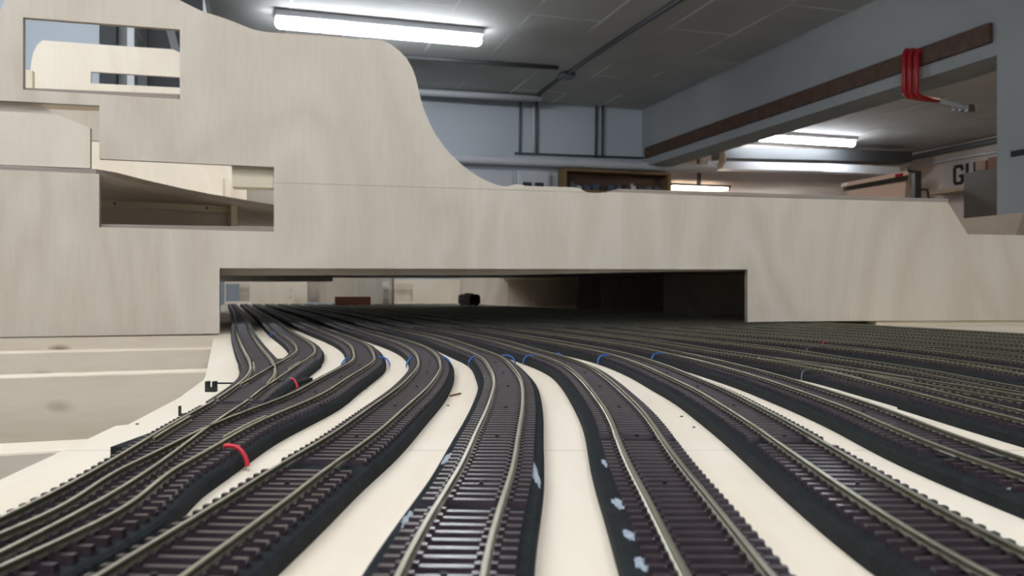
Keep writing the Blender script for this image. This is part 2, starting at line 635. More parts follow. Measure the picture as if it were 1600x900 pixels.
vp = VB - .09
pipe('heating_pipe', [on_v(600, 241, vp), on_v(700, 247, vp), on_v(1060, 262, vp), on_v(1118, 264, vp)] , .035, M['pipe_white'],
     'thick white pipe running along the whole back wall', 'pipe', seg=16)
vp2 = 6.6
pipe('heating_pipe', [on_v(1065, 262, vp2), on_v(1112, 263, vp2), on_v(1124, 260, vp2), on_v(1129, 253, vp2), on_v(1129, 192, vp2)], .03,
     M['pipe_cream'], 'cream pipe with an elbow turning up to the ceiling beyond the beam', 'pipe', seg=16)
pipe('heating_pipe', [on_v(1096, 262, vp2 + .1), on_v(1096, 246, vp2 + .1), on_v(1096, 188, vp2 + .1)], .02, M['pipe_cream'],
     'short thin cream pipe left of the elbow pipe', 'pipe', seg=12)

# far bay: dark duct with the white trough under it
vd = 7.2


def wallbar(name, px0, py0, px1, py1, v, hgt_px, depth, m, label, cat):
    a = on_v(px0, py0, v)
    b = on_v(px1, py1, v)
    h = hgt_px * a.length / F / 1.02
    o = MB().beam(Vector((0, 0, 0)), b - a, depth, h).build(name, m, None, a)
    return tag(o, label, cat)


wallbar('duct', 1120, 240, 1414, 247, vd, 17, .20, M['pipe_dark'], 'dark square duct under the ceiling of the far bay', 'duct')
wallbar('cable_trough', 1100, 259, 1280, 263, vd - .15, 12, .14, M['whitemetal'],
        'bright white trough below the dark duct', 'trough')
wallbar('cable_trough', 1281, 263, 1400, 268, vd - .1, 12, .12, M['pipe_white'],
        'duller grey trough to the right of the white one', 'trough')
# low warm lamp behind the layout
wl = empty('work_lamp', on_v(1092, 294, 7.40), RA)
tag(wl, 'low warm tube lamp glowing just above the plywood edge under the beam', 'lamp')
MB().box(-.34, .34, -.05, .02, .012, .035).build('housing', M['charcoal'], wl)
MB().tube([(-.33, -.01, -.0), (.33, -.01, -.0)], .012, 10).build('tube', M['worktube'], wl)
MB().box(-.012, .012, -.02, .02, .035, .40).build('hanger', M['charcoal'], wl)
for s in (-1, 1):
    MB().box(s * .33 - .01, s * .33 + .01, -.03, .02, -.02, .012).build('socket', M['charcoal'], wl)

# right wall of the far bay: pipes, sign, shelf, cabinet, pink board
uw = U2 - .04
pipe('wall_pipe', [on_u(1405, 250, uw), on_u(1490, 233, uw), on_u(1640, 203, uw)], .03, M['pipe_grey'],
     'grey pipe high on the right wall of the far bay', 'pipe')
pipe('wall_pipe', [on_u(1420, 262, uw), on_u(1495, 247, uw), on_u(1640, 224, uw)], .018, M['pipe_white'],
     'thinner pale pipe below the grey pipe on the right wall', 'pipe')

# wall sign with the letters GU
sg = on_u(1478, 278, U2 - .015)
ang = math.atan2(-V.y, -V.x)
sb = empty('wall_sign', sg, ang)
tag(sb, 'white sign with bold letters GU on the right wall', 'sign')
sc_ = sg.length / F
sx = 1.6 * sc_
MB().box(-.02, 1.0, 0, .01, -34 * sc_, 26 * sc_).build('board', M['sign'], sb)


def letter(ch, x0, w, h, parent, th=.2):
    mb = MB()
    t = w * .26
    y0, y1 = -.006, 0
    if ch == 'U':
        mb.box(x0, x0 + t, y0, y1, t * .5, h)
        mb.box(x0 + w - t, x0 + w, y0, y1, t * .5, h)
        mb.box(x0 + t * .5, x0 + w - t * .5, y0, y1, 0, t)
    else:
        mb.box(x0, x0 + t, y0, y1, t * .6, h - t * .6)
        mb.box(x0 + t * .5, x0 + w - t * .4, y0, y1, 0, t)
        mb.box(x0 + t * .5, x0 + w - t * .4, y0, y1, h - t, h)
        mb.box(x0 + w - t, x0 + w, y0, y1, h - t * 1.9, h - t * .5)
        mb.box(x0 + w - t, x0 + w, y0, y1, t * .4, h * .5)
        mb.box(x0 + w * .55, x0 + w, y0, y1, h * .5 - t * .8, h * .5)
    o = mb.build('letter', M['ink'], parent)
    o.location = (0, 0, -h * .45)
    return o


lw = 17 * sc_
letter('G', .10, lw, 27 * sc_, sb)
letter('U', .10 + lw * 1.22, lw, 27 * sc_, sb)

sh = on_u(1476, 303, U2 - .01)
o = MB().box(0, .9, -.22, 0, -.02, .02).build('wall_shelf', M['card'], None, sh, (0, 0, ang))
tag(o, 'pale shelf on the right wall under the sign', 'shelf')

# pillar-side cabinet
cbp = uv(5.6, 4.95, CZ)
cw_ = .55
cb = empty('cabinet', Vector((cbp.x, cbp.y, FLOOR)), RA)
tag(cb, 'olive grey metal cabinet standing in the far bay left of the pillar', 'cabinet')
ctop = CZ + .955 - FLOOR
MB().box(0, cw_, 0, .52, 0, ctop).build('body', M['cabinet'], cb, bevel=.004)
MB().box(-.012, 0, .04, .49, .1, ctop - .12).build('door', M['cabinet'], cb)
MB().box(-.03, -.012, .06, .085, ctop - .55, ctop - .4).build('handle', M['ink'], cb)
for i, (x, w, h, mm, nm, lb) in enumerate([
        (.02, .16, .07, 'card', 'cardboard_box', 'small cardboard box at the near end of the metal cabinet top'),
        (.20, .13, .10, 'redbrown', 'cardboard_box', 'red brown carton in the middle of the metal cabinet top'),
        (.35, .10, .085, 'orangewood', 'cardboard_box', 'orange carton at the far left end of the metal cabinet top')]):
    o = MB().box(0, .2, 0, w, 0, h).build(nm, M[mm], None, cbp + U * .04 + V * (x - .01) + Vector((0, 0, ctop + FLOOR - cbp.z)), (0, 0, RA), bevel=.004)
    tag(o, lb, 'box', 'boxes on the metal cabinet')

# tilted pink sheet on a stand
pk = on_v(1372, 306, 5.9)
pr = empty('drawing_board', Vector((pk.x, pk.y, FLOOR)), RA)
tag(pr, 'tilted pink drawing board with a dark upper rail, behind the plywood edge', 'drawing board')
zb = pk.z - FLOOR
s5 = pk.length / F


def pq(px, py, v=5.9):
    q = on_v(px, py, v)
    d = q - Vector((pk.x, pk.y, FLOOR))
    return Vector((d.dot(U), d.dot(V), d.z))


def slab(pts, th, name, m, parent):
    mb = MB()
    a = [Vector(p) for p in pts]
    mb.hexa(a + [p + Vector((0, th, 0)) for p in a])
    return mb.build(name, m, parent)


slab([pq(1326, 360), pq(1410, 360), pq(1416, 284), pq(1326, 298)], .03, 'board', M['pink'], pr)
slab([pq(1324, 298), pq(1418, 282), pq(1421, 273), pq(1323, 291)], .05, 'upper_rail', M['charcoal'], pr)
slab([pq(1323, 291), pq(1421, 273), pq(1417, 267), pq(1325, 285)], .08, 'tray', M['pink'], pr)
slab([pq(1400, 277, 5.89), pq(1411, 275, 5.89), pq(1411, 270, 5.89), pq(1400, 272, 5.89)], .01, 'red_mark', M['redpaint'], pr)
MB().box(-.03, .03, .05, .11, 0, zb).build('stand', M['charcoal'], pr)
MB().box(-.3, .3, -.15, .3, 0, .04).build('foot', M['charcoal'], pr)

st = on_v(1432, 300, 6.1)
sr = empty('lamp_stand', Vector((st.x, st.y, FLOOR)), RA)
tag(sr, 'dark upright stand with a bent arm right of the pink board', 'stand')
zs = st.z - FLOOR
MB().box(-.035, .035, -.02, .02, 0, zs + .19).build('post', M['charcoal'], sr)
MB().tube([(0, 0, zs + .18), (-.10, 0, zs + .19), (-.13, 0, zs + .12)], .014, 8).build('arm', M['charcoal'], sr)
MB().tube([(.02, 0, zs + .02), (.12, 0, zs + .03), (.15, 0, zs - .12)], .012, 8).build('arm', M['charcoal'], sr)
MB().box(-.2, .2, -.2, .2, 0, .04).build('foot', M['charcoal'], sr)

# bar clamps hanging on the timber rail


def clamp(px, dv, label):
    q = on_u(px, 80, BEAM_U - .03)
    r0 = empty('bar_clamp', Vector((q.x, q.y, q.z)), RA)
    tag(r0, label, 'clamp', 'red bar clamps hanging on the timber rail')
    drop = .20
    MB().tube([(.03, 0, .0), (0, -dv * 0, .004), (-.012, 0, -.02), (-.012, 0, -drop), (.005, 0, -drop - .02), (.12, 0, -drop - .03)],
              .013, 10).build('handle', M['redpaint'], r0, smooth=True)
    MB().beam((.10, 0, -drop - .03), (.30, 0, -drop - .055), .012, .02).build('bar', M['whitemetal'], r0)
    MB().box(.29, .34, -.012, .012, -drop - .075, -drop - .035).build('jaw', M['steel'], r0, bevel=.004)
    return r0


clamp(1416, 0, 'leftmost of the three red clamps hanging from the timber rail')
clamp(1425, 0, 'middle one of the three red clamps hanging from the timber rail')
clamp(1435, 0, 'rightmost of the three red clamps hanging from the timber rail')

# cardboard box in front of the pillar, resting on a trestle shelf
q = on_v(1581, 367, 1.55)
cq = empty('cardboard_box', Vector((q.x, q.y, q.z)) + Vector((0, 0, 0)), RA)
tag(cq, 'brown cardboard box in front of the painted pillar at the right edge', 'box')
mb = MB()
mb.hexa([(0, 0, -.03), (.4, 0, -.03), (.4, .25, -.03), (0, .25, -.03), (.035, .0, .055), (.4, .0, .055), (.4, .25, .055), (.035, .25, .055)])
mb.build('carton', M['card'], cq, bevel=.002)
MB().box(.10, .16, -.001, .0, 0, .04).build('tape', M['orangewood'], cq)
tb = empty('side_table', Vector((q.x, q.y, FLOOR)), RA)
tag(tb, 'side table under the cardboard box, hidden behind the plywood', 'table')
zt = q.z - FLOOR - .03
MB().box(-.1, .6, -.1, .5, zt - .03, zt).build('tabletop', M['card'], tb)
for lx in (-.08, .55):
    for ly in (-.08, .45):
        MB().box(lx, lx + .04, ly, ly + .04, 0, zt - .03).build('leg', M['charcoal'], tb)
q = on_u(1597, 238, BEAM_U - .004)
o = MB().box(-.006, .006, -.05, .05, -.012, .012).build('wall_clip', M['ink'], None, q, (0, 0, RA))
tag(o, 'small black clip on the painted pillar at the right edge', 'clip')

# back wall furniture: white board, fuse box, wooden tool rack
vb = VB - .012


def on_wall(px, py):
    return on_v(px, py, vb)


a = on_wall(735, 290)
b = on_wall(800, 268)
o = MB().box(0, (b - a).dot(U), -.01, .01, 0, b.z - a.z + .0).build('white_board', M['whitemetal'], None, a, (0, 0, RA))
tag(o, 'plain white board on the back wall left of the fuse box', 'board')
a = on_wall(804, 292)
b = on_wall(854, 270)
fb = empty('fuse_box', a, RA)
tag(fb, 'white fuse box with two dark slots low on the back wall', 'fuse box')
wv_, hv_ = (b - a).dot(U), b.z - a.z
MB().box(0, wv_, -.08, .01, -.1, hv_).build('case', M['whitemetal'], fb, bevel=.006)
MB().box(.02, wv_ - .02, -.09, -.08, -.08, hv_ - .03).build('cover', M['whitemetal'], fb, bevel=.003)
for k in (0, 1):
    MB().box(.04 + k * .1, .115 + k * .1, -.093, -.088, .0, .03).build('slot', M['charcoal'], fb)
a = on_wall(872, 300)
b = on_wall(1038, 273)
tr = empty('tool_rack', a, RA)
tag(tr, 'varnished wooden tool rack on the back wall with small tools inside', 'rack')
wv_, hv_ = (b - a).dot(U), b.z - a.z
MB().box(0, wv_, .0, .01, -.3, hv_).build('back_board', M['darkwood'], tr)
MB().box(0, wv_, -.12, 0, hv_ - .02, hv_).build('top_board', M['orangewood'], tr)
MB().box(0, wv_, -.12, 0, -.02, .01).build('shelf_board', M['orangewood'], tr)
MB().box(0, .03, -.12, 0, -.3, hv_ - .02).build('side_board', M['orangewood'], tr)
MB().box(wv_ - .03, wv_, -.12, 0, -.3, hv_ - .02).build('side_board', M['orangewood'], tr)
random.seed(8)
x = .07
i = 0
names = ['blue grey', 'pale', 'black', 'slate']
while x < wv_ - .12:
    w = random.uniform(.035, .075)
    h = random.uniform(.035, .075)
    mm = random.choice(['tool', 'pipe_grey', 'charcoal', 'tool', 'whitemetal'])
    o = MB().box(0, w, -.04, .03, 0, h * .7).box(w * .3, w * .6, -.02, .01, h * .7, h).build('tool', M[mm], None, a + U * x - V * .06 + Vector((0, 0, .01)), (0, 0, RA))
    tag(o, 'one of the small dark hand tools standing inside the wooden rack', 'tool', 'hand tools in the wooden rack')
    x += w + random.uniform(.012, .03)
    i += 1

# ================================================================== THE LAYOUT: sheets and frame
YA, YB = 1.3353, 0.2343          # front of the scenery panels: Y = YA + YB X
FA = R(18.8)                      # the frame timbers run at this angle
PAN = 0.010

# baseboards
near_edge = [(0, 750), (60, 722), (141, 684), (180, 665.5), (200, 663.5), (281, 621), (318, 593.5), (321, 588), (333, 531), (343, 522)]


def xy0(p, z=0.0):
    q = on_z(p[0], p[1], z)
    return (q.x, q.y)


SPLIT = 0.3535
pts = [xy0(p) for p in near_edge]
lo = [p for p in pts if p[1] < SPLIT]
hi = [p for p in pts if p[1] >= SPLIT]
f_ = (SPLIT - lo[-1][1]) / (hi[0][1] - lo[-1][1])
sx0 = lo[-1][0] + f_ * (hi[0][0] - lo[-1][0])
slope = (pts[1][0] - pts[0][0]) / (pts[1][1] - pts[0][1])
start = (pts[0][0] - slope * (pts[0][1] - .10), .10)
near = [start] + lo + [(sx0, SPLIT - .0002), (1.65, SPLIT - .0002), (1.65, .10)]
o = flat_sheet('baseboard', near[::-1], 0, .012, [M['ply_board'], M['edge']])
tag(o, 'near plywood baseboard sheet carrying the foreground tracks, up to the straight joint', 'baseboard')
xl = -1.05 - .34 * (3.45 - 3.1) - .045
far_ = [(sx0, SPLIT + .0002)] + hi + [(-.470, 1.30), (-.575, 1.6), (xl, 3.45), (2.3, 4.4), (1.65, SPLIT + .0002)]
o = flat_sheet('baseboard', far_[::-1], 0, .012, [M['ply_board'], M['edge']])
tag(o, 'far plywood baseboard sheet running from the joint through the tunnel opening', 'baseboard')

# frame timbers under the baseboards
dirT = Vector((math.cos(FA), math.sin(FA), 0))


def joist(px, py, w, length, depth, label, z=-.0122, x0=-1.2, z_off=0):
    p = on_z(px, py, z)
    mb = MB().box(x0, x0 + length, 0, w, -depth, 0)
    o = mb.build('frame_timber', M['pine'], None, (p.x, p.y, z - z_off), (0, 0, FA), bevel=.0015)
    return tag(o, label, 'timber', 'pine frame timbers under the baseboard')


joist(0, 551.5, .040, 2.9, .10, 'pine frame timber nearest to the plywood front, knots on its face')
joist(0, 589.5, .028, 2.9, .10, 'pine frame timber in the middle of the left gap')
joist(0, 708, .030, 2.9, .10, 'pine frame timber at the very front of the left gap, broad bright top')
# legs carrying the frame
for i, (t, Yo) in enumerate([(-.9, .42), (1.3, .42), (-.9, 1.05), (1.5, 1.05)]):
    base = Vector((0, Yo + .1, 0)) + dirT * t
    o = MB().box(-.03, .03, -.03, .03, FLOOR, -.1125).build('trestle_leg', M['pine_light'], None, (base.x, base.y, 0), (0, 0, FA))
    tag(o, 'square pine leg under the layout frame', 'leg', 'legs under the layout frame')

# timber right under the scenery panel
ex = Vector((1, YB, 0)).normalized()
pA = Vector((-.62, YA - .62 * YB, 0))
mb = MB().box(-1.0, .22, .002, .03, -.055, -.001)
o = mb.build('frame_timber', M['pine'], None, (pA.x, pA.y, 0), (0, 0, math.atan(YB)))
tag(o, 'pine timber directly under the lower plywood front on the left', 'timber')
pB = Vector((.66, YA + .66 * YB, 0))
o = MB().box(0, .92, .004, .03, .0002, .0095).build('sill_strip', M['pine_light'], None, (pB.x, pB.y, 0), (0, 0, math.atan(YB)))
tag(o, 'thin wooden strip under the right end of the lower plywood front', 'strip')

# the two front panels
upper = [(-260, 142), (-260, 60), (-60, 50), (0, 17), (12, -10), (60, -50), (150, -62), (230, -36), (278, -1), (300, 10), (318, 18.5), (340, 25),
         (360, 32), (380, 40), (396, 46), (410, 49), (425, 51), (470, 54), (530, 58), (548, 60.5), (565, 61), (590, 61.5), (600, 64), (612, 70),
         (625, 80), (636, 92), (644, 106), (650, 122), (655, 145), (661, 168), (670, 190), (680, 209), (692, 226), (705, 242), (720, 256),
         (735, 268), (750, 277.5), (765, 284.5), (780, 290), (792, 292), (798, 290), (805, 287.6), (812, 288), (822, 290.5), (850, 291.5), (880, 292), (898, 292.6),
         (906, 294.5), (912, 298), (917, 300.3), (428, 285), (428, 261), (155, 248), (155, 165), (0, 157)]
win = [(36, 27), (281, 46), (281, 155), (36, 140)]
o = plane_sheet('plywood_cutout', YA, YB, upper[::-1], [win], PAN, [M['ply'], M['edge']])
tag(o, 'upper plywood panel with the curved hill outline and a rectangular window cut-out', 'plywood sheet')
lower = [(-260, 254), (155, 271.5), (155, 355), (428, 362), (428, 285.4), (917, 300.7), (928, 301.4), (944, 301.6), (955, 300), (965, 300.5),
         (1150, 307), (1298, 311.2), (1481, 316), (1512, 366), (1600, 367.5), (1800, 372), (1800, 499.0), (1600, 500.5), (1300, 501.6), (1168, 503.0), (1168, 421),
         (343, 419), (343, 521.3), (0, 526.8), (-260, 531)]
o = plane_sheet('plywood_cutout', YA, YB, lower[::-1], [], PAN, [M['ply'], M['edge']])
tag(o, 'lower plywood panel with the wide low tunnel opening over the tracks', 'plywood sheet')

# decks that lie behind the panels (edges show in the cut-outs)


def deck(name, corners, z_top, th, label, mats=None):
    o = flat_sheet(name, corners, z_top, th, mats or [M['ply'], M['edge']])
    return tag(o, label, 'plywood deck')


def on_panel(px, off=0.0):
    dx = (px - 800) / F
    t = (YA + off) / (1 - YB * dx)
    return (dx * t, t)


def zpan(px, py):
    t = on_panel(px)[1]
    return CZ + (450 - py) * t / F


# upper deck: edge along the bottom of the window
z1 = zpan(150, 138)
a = on_panel(20, .0212)
b = on_panel(279, .0108)
deck('plywood_deck', [a, b, (b[0] + .0, b[1] + .07), (a[0] + .0, a[1] + .07)], z1, .016,
     'upper plywood deck whose layered edge shows along the bottom of the window cut-out')
# lower shelf at the bottom of the stepped cut-out
z2 = zpan(290, 351.5)
a = on_panel(100, .0108)
b = on_panel(470, .0108)
deck('plywood_deck', [a, b, (b[0] - .05, b[1] + .8), (a[0] - .2, a[1] + .55)], z2, .012,
     'lower plywood deck whose edge closes the bottom of the stepped cut-out')
# middle deck with its front edge swinging away from the panel
z3 = zpan(100, 261)
th3 = .0085
cz3 = z3 - th3


def onz3(px, py):
    q = on_z(px, py, cz3)
    return (q.x, q.y)


a = on_panel(-260, .0108)
b = on_panel(150, .0108)
edge3 = [onz3(180, 278), onz3(230, 290), onz3(290, 303), onz3(330, 310.5), onz3(362, 315.5), onz3(400, 322), onz3(440, 328), onz3(520, 337)]
deck('plywood_deck', [a, b] + edge3 + [(-.30, 2.35), (-.9, 2.12), (-1.6, 1.93), (-1.25, 1.45)], z3, th3,
     'middle plywood deck, its edge curving back inside the stepped cut-out')

# box wall and batten under the middle deck


def py_of(px, a_, b_, z):
    t = a_ / (1 - b_ * (px - 800) / F)
    return 450 - (z - CZ) * F / t


o = plane_sheet('plywood_cutout', 2.03, .62, [(60, py_of(60, 2.03, .62, cz3 - .0002)), (356, py_of(356, 2.03, .62, cz3 - .0002)),
                                             (356, py_of(356, 2.03, .62, z2 + .0003)), (60, py_of(60, 2.03, .62, z2 + .0003))][::-1], [], .010, [M['ply'], M['edge']])
tag(o, 'plywood box side standing under the middle deck in the stepped cut-out', 'plywood sheet')
q0 = on_z(70, 303, cz3)
dd = Vector((1, .62, 0)).normalized()
bt = empty('batten', (q0.x, q0.y, cz3), math.atan(.62))
o = None
tag(bt, 'light pine batten screwed under the middle deck with two dark screws', 'batten')
c_ = 2.03 - .012 * math.sqrt(1 + .62 ** 2)


def on_pl(px, py, a_, b_):
    dx = (px - 800) / F
    t = a_ / (1 - b_ * dx)
    return Vector((dx * t, t, CZ + (450 - py) * t / F))


s0 = on_pl(120, 300, c_, .62)
s1 = on_pl(357, 300, c_, .62)
bt.location = (s0.x, s0.y, cz3 - .0003)
ln = (s1 - s0).length
MB().box(0, ln, 0, .011, -.013, 0).build('bar', M['pine_light'], bt, bevel=.0006)
for px in (179, 323):
    s = on_pl(px, 300, c_, .62)
    xx = (Vector((s.x, s.y, 0)) - Vector((s0.x, s0.y, 0))).length
    MB().tube([(xx, -.0008, -.006), (xx, .001, -.006)], .0022, 10).build('screw', M['black'], bt)
o = plane_sheet('box_end', 1.60 - .0, -1.6, [(349, 300), (360, 300), (360, 380), (349, 380)], [], .012, [M['pine_light'], M['pine_light']])
s = on_pl(352, 340, c_, .62)
bpy.data.objects.remove(o)
o = MB().box(0, .012, -.022, .012, z2, cz3 - .0005).build('corner_post', M['pine_light'], None, (s1.x, s1.y, 0), (0, 0, math.atan(.62)))
tag(o, 'light pine corner post at the right end of the box under the middle deck', 'post')

# uprights between the middle and upper decks
o = plane_sheet('plywood_cutout', YA + .0125, YB, [(-200, 60), (20, 140), (58, 159), (72, 170), (90, 179), (115, 189), (141, 200), (141, 263.0), (-200, 249)][::-1], [], .008,
                [M['ply_light'], M['edge']])
tag(o, 'light end piece with sloping curved top standing on the middle deck at the left', 'plywood sheet')
o = plane_sheet('plywood_cutout', 1.72, .30, [(10, 152), (215, 165), (215, 223), (130, 219), (130, py_of(130, 1.72, .30, z3)), (10, py_of(10, 1.72, .30, z3))][::-1], [], .010, [M['ply'], M['edge']])
tag(o, 'shaded plywood piece behind the left end piece, under the upper deck', 'plywood sheet')
# a bent piece closes it on the right
pts = []
c0 = on_pl(298, 250, 2.245, .30)
mb = MB()
n = 10
prev = None
for i in range(n + 1):
    an = R(70) * i / n
    r_ = .14
    x_ = r_ * math.sin(an)
    y_ = -r_ * (1 - math.cos(an))
    cur = (x_, y_)
    if prev:
        mb.hexa([(prev[0], prev[1], 0), (cur[0], cur[1], 0), (cur[0], cur[1] + .008, 0), (prev[0], prev[1] + .008, 0),
                 (prev[0], prev[1], .30), (cur[0], cur[1], .30), (cur[0], cur[1] + .008, .30), (prev[0], prev[1] + .008, .30)])
    prev = cur
o = mb.build('bent_plywood', M['ply_light'], None, (c0.x, c0.y, z3 + .0), (0, 0, math.atan(.3)))
tag(o, 'bent thin plywood strip at the right end of the bright wall behind the middle deck', 'plywood strip')
# light block hanging in the upper right corner of the stepped cut-out
p0 = on_pl(362, 292, YA + .0125, YB)
p1 = on_pl(440, 250, YA + .0125, YB)
o = MB().box(0, (p1 - p0).xy.length, 0, .035, 0, p1.z - p0.z + .05).build('wood_block', M['pine_light'], None, p0, (0, 0, math.atan(YB)), bevel=.001)
tag(o, 'light pine block in the upper right corner of the stepped cut-out', 'wood block')
# darker uprights and a brace behind it
o = plane_sheet('plywood_cutout', 2.62, .34, [(300, 240), (430, 240), (520, 240), (520, 440), (300, 440)][::-1], [], .010, [M['ply'], M['edge']])
tag(o, 'shaded plywood wall deep inside the stepped cut-out on the right', 'plywood sheet')
o = plane_sheet('upright_strip', 2.2, .34, [(348, 279), (352, 279), (352, 420), (348, 420)][::-1], [], .02, [M['ply'], M['edge']])
tag(o, 'narrow plywood upright behind the bent strip', 'upright')
# the piece with the slot seen through the window
slotp = [(45, py_of(45, 2.25, .30, z3)), (45, 150), (46, 130), (47, 112), (49, 96), (52, 82), (58, 70), (66, 63), (120, 67), (200, 72.5), (270, 77), (281, 82), (330, 105), (330, 200), (300, 230), (300, py_of(300, 2.25, .30, z3))]
slot = [(142, 112), (300, 122), (300, 138), (142, 130)]
o = plane_sheet('plywood_cutout', 2.25, .30, slotp, [slot], .010, [M['ply_light'], M['edge']])
tag(o, 'pale plywood profile with a long narrow slot, behind the window cut-out', 'plywood sheet')
p0 = on_pl(37, 128, 2.12, .30)
o = MB().box(0, .017, 0, .02, -(p0.z - z3), .027).build('wood_block', M['pine_light'], None, p0, (0, 0, math.atan(.3)), bevel=.001)
tag(o, 'small pine block at the left side of the window cut-out', 'wood block')

# a deck piece peeping out on top of the hill outline
p0 = on_pl(418, 57, YA + .02, YB)
p1 = on_pl(533, 60.5, YA + .02, YB)
dq = p1 - p0
o = MB().hexa([(0, 0, -.05), (dq.x, dq.y, dq.z - .05), (dq.x - .05, dq.y + .2, dq.z - .05), (-.05, .2, -.05),
               (0, 0, .0065), (dq.x, dq.y, dq.z + .0065), (dq.x - .05, dq.y + .2, dq.z + .0065), (-.05, .2, .0065)]).build(
    'scenery_plate', M['edge'], None, p0)
tag(o, 'plywood plate edge peeping over the hill outline below the lamp', 'plywood plate')

# right deck lying on top of the lower panel
a = on_pl(965, 301, YA + .0, YB)
b = on_pl(1482, 316.5, YA + .0, YB)
za = a.z
mb = MB()
d2 = Vector((-.10, .30, 0))
th = .0062
A = [Vector((a.x, a.y, a.z)), Vector((b.x, b.y, b.z)), Vector((b.x, b.y, b.z)) + d2, Vector((a.x, a.y, a.z)) + d2]
A = [p + Vector((0, 0, .0004)) - a for p in A]
mb.hexa(A + [p + Vector((0, 0, th)) for p in A])
o = mb.build('plywood_deck', M['edge'], None, a)
tag(o, 'plywood deck with thin grey edge lying on the lower panel on the right', 'plywood deck')
o = plane_sheet('plywood_cutout', YA + .06, YB, [(905, 305), (930, 303), (948, 299.5), (960, 297.5), (972, 297), (972, 330), (905, 330)][::-1], [], .008,
                [M['ply_light'], M['edge']])
tag(o, 'bright plywood tip at the left end of the right deck', 'plywood sheet')

# roof over the hidden yard, with a gap that lets light fall on the far tracks
zr = CZ + .0296


def pline(px, Y):
    return ((px - 800) / F * Y, Y)


a = on_panel(344, .0108)
b = on_panel(1165, .0108)
deck('tunnel_roof', [(a[0], a[1] + .034), (b[0], b[1] + .012), pline(930, 1.68), pline(780, 1.96), pline(351, 1.96)], zr + .004, .004,
     'thin plywood roof strip right behind the upper edge of the tunnel opening')
a = on_panel(300, .0108)
b = on_panel(1560, .0108)
deck('tunnel_roof', [a, b, (1.6, 3.6), pline(790, 3.55), pline(780, 2.86), pline(345, 2.80)], CZ + .0346 + .010, .010,
     'large plywood roof covering the dark yard inside the tunnel')
# fascia behind the upper edge of the opening
pL, pR = on_panel(343, .040), on_panel(1165, .0118)
bf = (pR[1] - pL[1]) / (pR[0] - pL[0])
af = pL[1] - bf * pL[0]
o = plane_sheet('tunnel_fascia', af, bf, [(345, 418.5), (1160, 420), (1160, 421.3), (1040, 424), (930, 427), (780, 430), (345, 430.5)][::-1], [], .004,
                [M['ply'], M['edge']])
tag(o, 'slim plywood fascia behind the upper edge of the tunnel opening', 'fascia')

# upright left of the opening, along the first track
a = Vector((*on_panel(341, .0115), 0))
b = Vector((-.60, 1.66, 0))
d = b - a
nrm = Vector((d.y, -d.x, 0)).normalized() * -.008
o = MB().hexa([(0, 0, -.0), (d.x, d.y, 0), (d.x + nrm.x, d.y + nrm.y, 0), (nrm.x, nrm.y, 0),
               (0, 0, zr), (d.x, d.y, zr), (d.x + nrm.x, d.y + nrm.y, zr), (nrm.x, nrm.y, zr)]).build('plywood_cutout', M['ply'], None, (a.x, a.y, 0))
tag(o, 'plywood side wall at the left end of the tunnel opening', 'plywood sheet')

# partitions inside the yard
b19 = .342


def partition(px0, px1, Y0, ytop, name, label, m='ply', holes=(), bb=b19, ybot=None):
    dx = (px0 - 800) / F
    a_ = Y0 * (1 - bb * dx)
    zz = ybot if ybot is not None else None

    def pb(px):
        t = a_ / (1 - bb * (px - 800) / F)
        return 450 + CZ * F / t - .15
    o = plane_sheet(name, a_, bb, [(px0, ytop), (px1, ytop), (px1, pb(px1)), (px0, pb(px0))][::-1], holes, .010, [M[m], M['edge']])
    return tag(o, label, 'partition')


partition(1037, 1330, 2.10, 423, 'partition', 'dark plywood partition nearest inside the tunnel opening on the right')
partition(941, 1300, 2.42, 426.5, 'partition', 'dark plywood partition second from the right inside the tunnel')
partition(903, 1200, 2.62, 428, 'partition', 'narrow dark plywood partition third from the right inside the tunnel')
partition(795, 1100, 3.10, 431, 'partition', 'dark plywood partition left of the narrow one inside the tunnel', bb=.25)
partition(720, 796, 3.32, 432, 'partition', 'plywood partition behind the little red coach', bb=.2)
o = plane_sheet('partition', 2.42, -1.35, [(475, 425), (612, 425), (612, 475.5), (475, 471.8)], [], .010, [M['ply'], M['edge']])
tag(o, 'shaded slanting plywood partition in the middle of the tunnel with a red brown block before it', 'partition')
o = plane_sheet('backing_board', 3.62, .15, [(590, 436), (662, 436), (662, 472), (590, 472)][::-1], [], .010, [M['ply'], M['edge']])
tag(o, 'shaded board behind the square cut-out inside the tunnel', 'board')
partition(606, 722, 3.42, 436, 'partition', 'light plywood partition with a square dark cut-out, left of the coach', 'ply_light', bb=.15,
          holes=[[(613, 443), (645, 443), (645, 471.5), (613, 471.5)]])
partition(351, 480, 3.40, 438, 'partition', 'light plywood end wall with a bluish cut-out at the far left of the tunnel', 'ply_light', bb=.15,
          holes=[[(353, 443.5), (390, 443.5), (390, 471), (353, 471)]])
o = MB().box(0, .055, 0, .03, 0, .10).build('support_post', M['ply'], None, (*pline(374, 3.50), 0.0), (0, 0, 0))
tag(o, 'plywood post inside the bluish cut-out at the far left', 'post')
o = plane_sheet('backing_board', 3.95, .1, [(330, 436), (430, 436), (430, 471), (330, 471)][::-1], [], .01, [M['bluegrey'], M['bluegrey']])
bpy.data.objects.remove(o)
